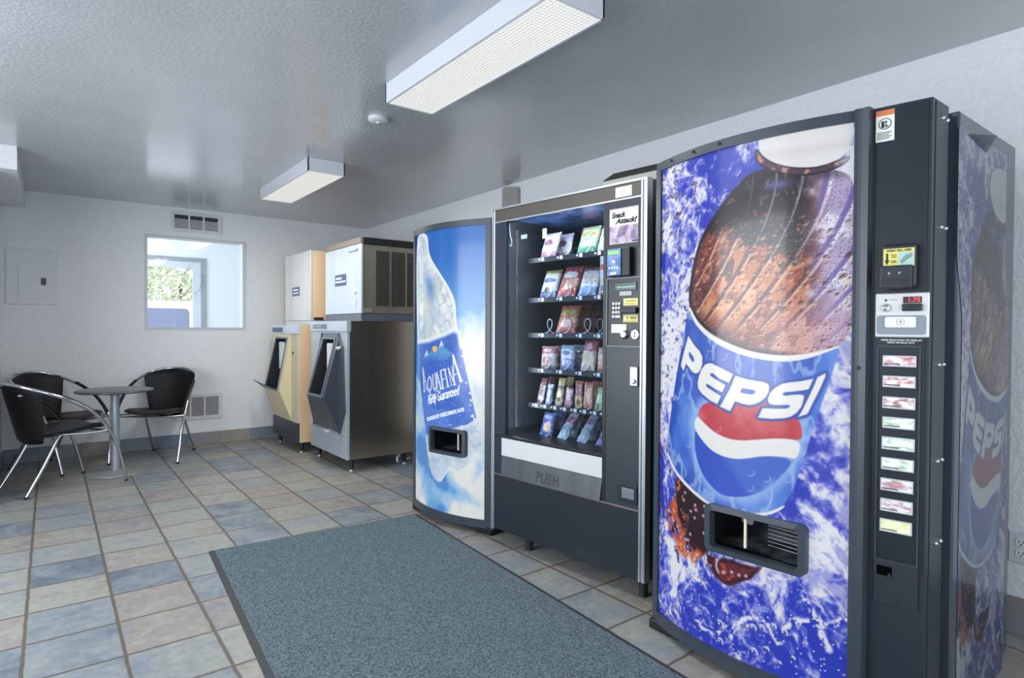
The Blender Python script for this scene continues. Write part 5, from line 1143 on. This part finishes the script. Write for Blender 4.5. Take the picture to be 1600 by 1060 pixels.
SN = [ # row, slot x, width, length, lean, bands, logo, picture, category, label
 (0, .228, .122, .150, 20, ((0, (200, 120, 150)), (.2, (214, 208, 218)), (.8, (186, 176, 196))), (0, .55, .038, .018, (150, 60, 90)), (.01, .30, .03, .02, (236, 236, 240)), 'snack bag', 'silvery white snack bag at the left end of the top shelf'),
 (0, .500, .132, .152, 20, ((0, (86, 168, 116)), (.52, (190, 180, 110)), (.85, (120, 176, 120))), (0, .66, .045, .016, (140, 150, 70)), (.005, .30, .045, .02, (160, 214, 170)), 'snack bag', 'green and gold snack bag right of the centre on the top shelf'),
 (0, .632, .122, .150, 20, ((0, (220, 224, 230)), (.45, (236, 236, 238)), (.85, (198, 206, 220))), (0, .6, .04, .015, (120, 140, 180)), (.01, .3, .03, .02, (206, 190, 190)), 'snack bag', 'white snack bag at the right end of the top shelf beside the control post'),
 (1, .228, .124, .165, 21, ((0, (96, 110, 168)), (.18, (226, 226, 224)), (.5, (196, 214, 236)), (.62, (232, 232, 226)), (.84, (196, 182, 70))), (0, .58, .045, .014, (90, 110, 170)), (.0, .22, .022, .018, (60, 96, 70)), 'snack bag', 'white snack bag with yellow top at the left end of the second shelf'),
 (1, .362, .138, .188, 27, ((0, (190, 60, 56)), (.3, (214, 120, 90)), (.52, (196, 58, 54)), (.95, (170, 40, 44))), (0, .66, .052, .020, (230, 224, 224)), (.012, .34, .036, .03, (226, 160, 110)), 'snack bag', 'red snack bag with white lettering patch on the second shelf'),
 (1, .508, .124, .165, 23, ((0, (112, 158, 214)), (.28, (224, 222, 224)), (.84, (150, 76, 110))), (0, .60, .045, .02, (206, 176, 150)), (0, .42, .04, .012, (190, 184, 188)), 'snack bag', 'white and blue snack bag with plum top on the second shelf'),
 (1, .640, .120, .120, 22, ((0, (206, 150, 120)), (.4, (222, 196, 170)), (.8, (196, 110, 80))), (0, .6, .04, .014, (226, 220, 214)), (0, .3, .03, .02, (180, 110, 80)), 'snack bag', 'tan and orange snack bag at the right end of the second shelf'),
 (2, .362, .136, .160, 23, ((0, (206, 84, 64)), (.18, (218, 130, 90)), (.50, (206, 104, 58)), (.92, (196, 86, 50))), (0, .70, .05, .018, (190, 170, 70)), (.0, .30, .038, .022, (226, 176, 160)), 'snack bag', 'orange snack bag standing alone at the front of the third shelf'),
 (3, .240, .108, .122, 6, ((0, (196, 150, 140)), (.12, (216, 200, 196)), (.66, (196, 76, 80)), (.92, (216, 150, 150))), (0, .82, .03, .010, (226, 190, 190)), (.0, .36, .036, .022, (190, 120, 96)), 'snack bag', 'red topped white snack pack at the left end of the fourth shelf'),
 (3, .376, .104, .132, 5, ((0, (120, 136, 200)), (.45, (206, 214, 228)), (.8, (150, 176, 210))), (0, .68, .036, .012, (90, 110, 170)), (.0, .26, .036, .02, (170, 180, 224)), 'snack bag', 'pale blue snack pack second on the fourth shelf'),
 (3, .516, .100, .164, 14, ((0, (214, 200, 180)), (.1, (224, 208, 180)), (.62, (196, 80, 90)), (.94, (180, 60, 76))), (0, .78, .02, .018, (226, 196, 196)), (.0, .36, .032, .034, (230, 196, 140)), 'snack bag', 'cream snack bag with red striped top on the fourth shelf'),
 (3, .628, .102, .125, 6, ((0, (206, 120, 90)), (.4, (220, 150, 110)), (.8, (206, 180, 170))), (0, .6, .036, .014, (226, 196, 180)), (.0, .28, .032, .022, (232, 170, 140)), 'snack bag', 'salmon orange snack pack at the right end of the fourth shelf'),
 (4, .187, .050, .142, 17, ((0, (176, 70, 80)), (.14, (206, 200, 202)), (.72, (150, 60, 66)), (.92, (120, 60, 60))), (0, .45, .014, .04, (150, 80, 84)), (0, .2, .015, .012, (220, 200, 200)), 'candy bar', 'white and dark red candy bar at the left end of the fifth shelf'),
 (4, .252, .046, .110, 12, ((0, (140, 150, 190)), (.15, (96, 108, 168)), (.8, (200, 204, 214))), (0, .5, .012, .034, (206, 210, 222)), (0, .2, .012, .012, (180, 186, 206)), 'candy bar', 'blue and silver candy bar second on the fifth shelf'),
 (4, .327, .052, .150, 14, ((0, (206, 176, 90)), (.3, (190, 164, 80)), (.62, (70, 60, 50)), (.72, (206, 180, 80))), (0, .40, .016, .018, (236, 230, 214)), (0, .2, .016, .012, (120, 70, 50)), 'candy bar', 'mustard yellow candy bar third on the fifth shelf'),
 (4, .395, .050, .100, 12, ((0, (190, 100, 120)), (.2, (206, 90, 104)), (.7, (226, 190, 190)), (.9, (190, 80, 90))), (0, .5, .013, .03, (230, 206, 206)), (0, .2, .012, .01, (220, 150, 150)), 'candy bar', 'pink and white candy bar in the middle of the fifth shelf'),
 (4, .469, .050, .142, 3, ((0, (216, 170, 70)), (.35, (196, 150, 60)), (.45, (190, 50, 50)), (.9, (206, 70, 60))), (0, .66, .013, .026, (140, 40, 40)), (0, .22, .014, .016, (120, 60, 40)), 'candy bar', 'red and gold candy bar fifth on the fifth shelf'),
 (4, .532, .060, .140, 5, ((0, (206, 90, 60)), (.15, (222, 110, 60)), (.9, (206, 80, 60))), (0, .50, .014, .036, (226, 176, 80)), (0, .2, .018, .012, (216, 130, 70)), 'candy bar', 'bright orange candy bar on the fifth shelf'),
 (4, .598, .054, .124, 14, ((0, (112, 160, 90)), (.3, (150, 186, 110)), (.75, (190, 200, 150)), (.9, (120, 160, 90))), (0, .5, .015, .026, (216, 220, 170)), (0, .2, .015, .012, (80, 120, 60)), 'candy bar', 'green candy bar toward the right of the fifth shelf'),
 (5, .225, .098, .132, 19, ((0, (56, 90, 186)), (.75, (52, 84, 190)), (.9, (90, 120, 206))), (0, .80, .034, .012, (170, 190, 230)), (.008, .38, .028, .030, (222, 150, 110)), 'cookie pack', 'blue cookie pack at the left end of the bottom shelf'),
 (5, .345, .066, .182, 42, ((0, (150, 190, 206)), (.35, (206, 210, 222)), (.55, (190, 130, 160)), (.75, (214, 212, 216))), (0, .66, .022, .02, (160, 90, 130)), (0, .3, .02, .03, (130, 180, 196)), 'pastry pack', 'pink and aqua pastry pack leaning back, second on the bottom shelf'),
 (5, .482, .064, .184, 42, ((0, (150, 160, 206)), (.3, (200, 206, 222)), (.6, (176, 150, 190)), (.8, (216, 214, 218))), (0, .66, .02, .02, (140, 100, 160)), (0, .3, .02, .03, (150, 186, 196)), 'pastry pack', 'lilac pastry pack leaning back, third on the bottom shelf'),
 (5, .612, .064, .150, 42, ((0, (120, 110, 190)), (.35, (206, 206, 226)), (.6, (130, 110, 190)), (.85, (206, 200, 222))), (0, .6, .02, .02, (226, 226, 236)), (0, .3, .02, .02, (100, 90, 170)), 'pastry pack', 'violet pastry pack at the right end of the bottom shelf'),
]
GR = ['snacks on the top shelf', 'snacks on the second shelf', 'snacks on the third shelf', 'snacks on the fourth shelf', 'candy bars on the fifth shelf', 'packs on the bottom shelf']
ROT = Matrix.Rotation(SA, 4, 'Z'); BASE = Matrix.Translation((1.97, 2.73, 0)) @ ROT
def place_snack(o, x, y, z, lean, twist=0.):
    o.matrix_world = BASE @ Matrix.Translation((x, y, z)) @ Matrix.Rotation(twist, 4, 'Z') @ Matrix.Rotation(-math.radians(lean), 4, 'X')
NAMES = {'snack bag': 'snack_bag', 'candy bar': 'candy_bar', 'cookie pack': 'cookie_pack', 'pastry pack': 'pastry_pack'}
FR = {}
for i, (r_, x, w_, h, ln, bands, lg, ar, cat, lab) in enumerate(SN):
    th = {'snack bag': .042, 'candy bar': .016, 'cookie pack': .03, 'pastry pack': .026}[cat]
    o = bag_mesh(w_, h, th, i).build(NAMES[cat], pack_mat('wrapper_print', bands, lg, ar, h, i+1), None, weld=True)
    tag(o, lab, cat, GR[r_]); place_snack(o, x, .168+th*.5, SHELF_Z[r_]+.004+th*.25*math.sin(math.radians(ln)), ln, math.radians(((i*37) % 9)-4)); FR[i] = (o, r_, x, w_, h, ln, th)
# the packs waiting behind the front ones
def behind(i, k, dx=0., lab=None, first=False):
    src, r_, x, w_, h, ln, th = FR[i]
    o = src.copy(); COL.objects.link(o); o['label'] = lab
    place_snack(o, x+dx, .168+th*.5+k, SHELF_Z[r_]+.004+th*.25*math.sin(math.radians(ln)), ln*.8, math.radians(((i*29) % 9)-4))
behind(0, .10, .012, 'silvery snack bag just behind the front one at the left end of the top shelf')
behind(1, .10, .0, 'green snack bag partly hidden behind the front green one on the top shelf')
behind(4, .09, .0, 'red snack bag directly behind the front red one on the second shelf')
behind(5, .10, .0, 'plum topped snack bag behind the white and blue one on the second shelf')
behind(7, .08, .0, 'orange snack bag next behind the front one on the third shelf')
behind(7, .16, .0, 'third orange snack bag back in the line on the third shelf')
behind(7, .24, .0, 'fourth orange snack bag back in the line on the third shelf')
behind(7, .32, .0, 'rearmost orange snack bag of the line on the third shelf')
behind(8, .10, .01, 'red topped snack pack behind the front one on the fourth shelf')
behind(9, .10, .0, 'pale blue snack pack behind the front one on the fourth shelf')
behind(12, .07, .0, 'dark red candy bar behind the leftmost one on the fifth shelf')
behind(14, .07, .0, 'mustard yellow candy bar behind the front yellow one on the fifth shelf')
behind(17, .07, .0, 'orange candy bar behind the front orange one on the fifth shelf')
behind(19, .08, .0, 'blue cookie pack next behind the front one on the bottom shelf')
behind(19, .16, .0, 'rearmost blue cookie pack on the bottom shelf')
behind(20, .08, .0, 'pink pastry pack behind the front pink one on the bottom shelf')
behind(21, .08, .0, 'lilac pastry pack behind the front lilac one on the bottom shelf')
src = FR[4][0]; o = src.copy(); COL.objects.link(o); o.data = src.data; o['label'] = 'red snack bag set back behind the empty coil on the top shelf'; o['group'] = GR[0]
place_snack(o, .365, .36, SHELF_Z[0]+.006, 12)

# ---------------------------------------------------------------- things on top of the snack machine
t = thing('equipment_case', 'grey sloped case with black lid on top of the snack machine', 'case', (1.97, 2.73, 1.867), SA)
MB().add([(.60, .15, 0), (1.0, .15, 0), (1.0, .60, 0), (.60, .60, 0), (.645, .15, .068), (1.0, .15, .068), (1.0, .60, .068), (.645, .60, .068)], [[0, 3, 2, 1], [0, 1, 5, 4], [1, 2, 6, 5], [2, 3, 7, 6], [3, 0, 4, 7], [4, 5, 6, 7]]).build('body', mat('pale_grey_case', (150, 156, 152), .5), t)
MB().add([(.640, .145, .068), (1.0, .145, .068), (1.0, .60, .068), (.640, .60, .068), (.70, .155, .098), (1.0, .155, .098), (1.0, .58, .098), (.70, .58, .098)], [[0, 3, 2, 1], [0, 1, 5, 4], [1, 2, 6, 5], [2, 3, 7, 6], [3, 0, 4, 7], [4, 5, 6, 7]]).build('lid', M_black2, t)
t = thing('wall_bracket', 'small grey plate fixed to the right wall just under the ceiling above the snack machine', 'bracket', (XR, 3.97, 2.20))
MB().prism([(.105, .0), (-.115, .0), (-.115, .13), (-.105, .15), (-.085, .158), (.07, .185), (.095, .17), (.098, .05)], -.03, 0, 'x').build('plate', mat('bracket_grey', (150, 150, 146), .5), t)
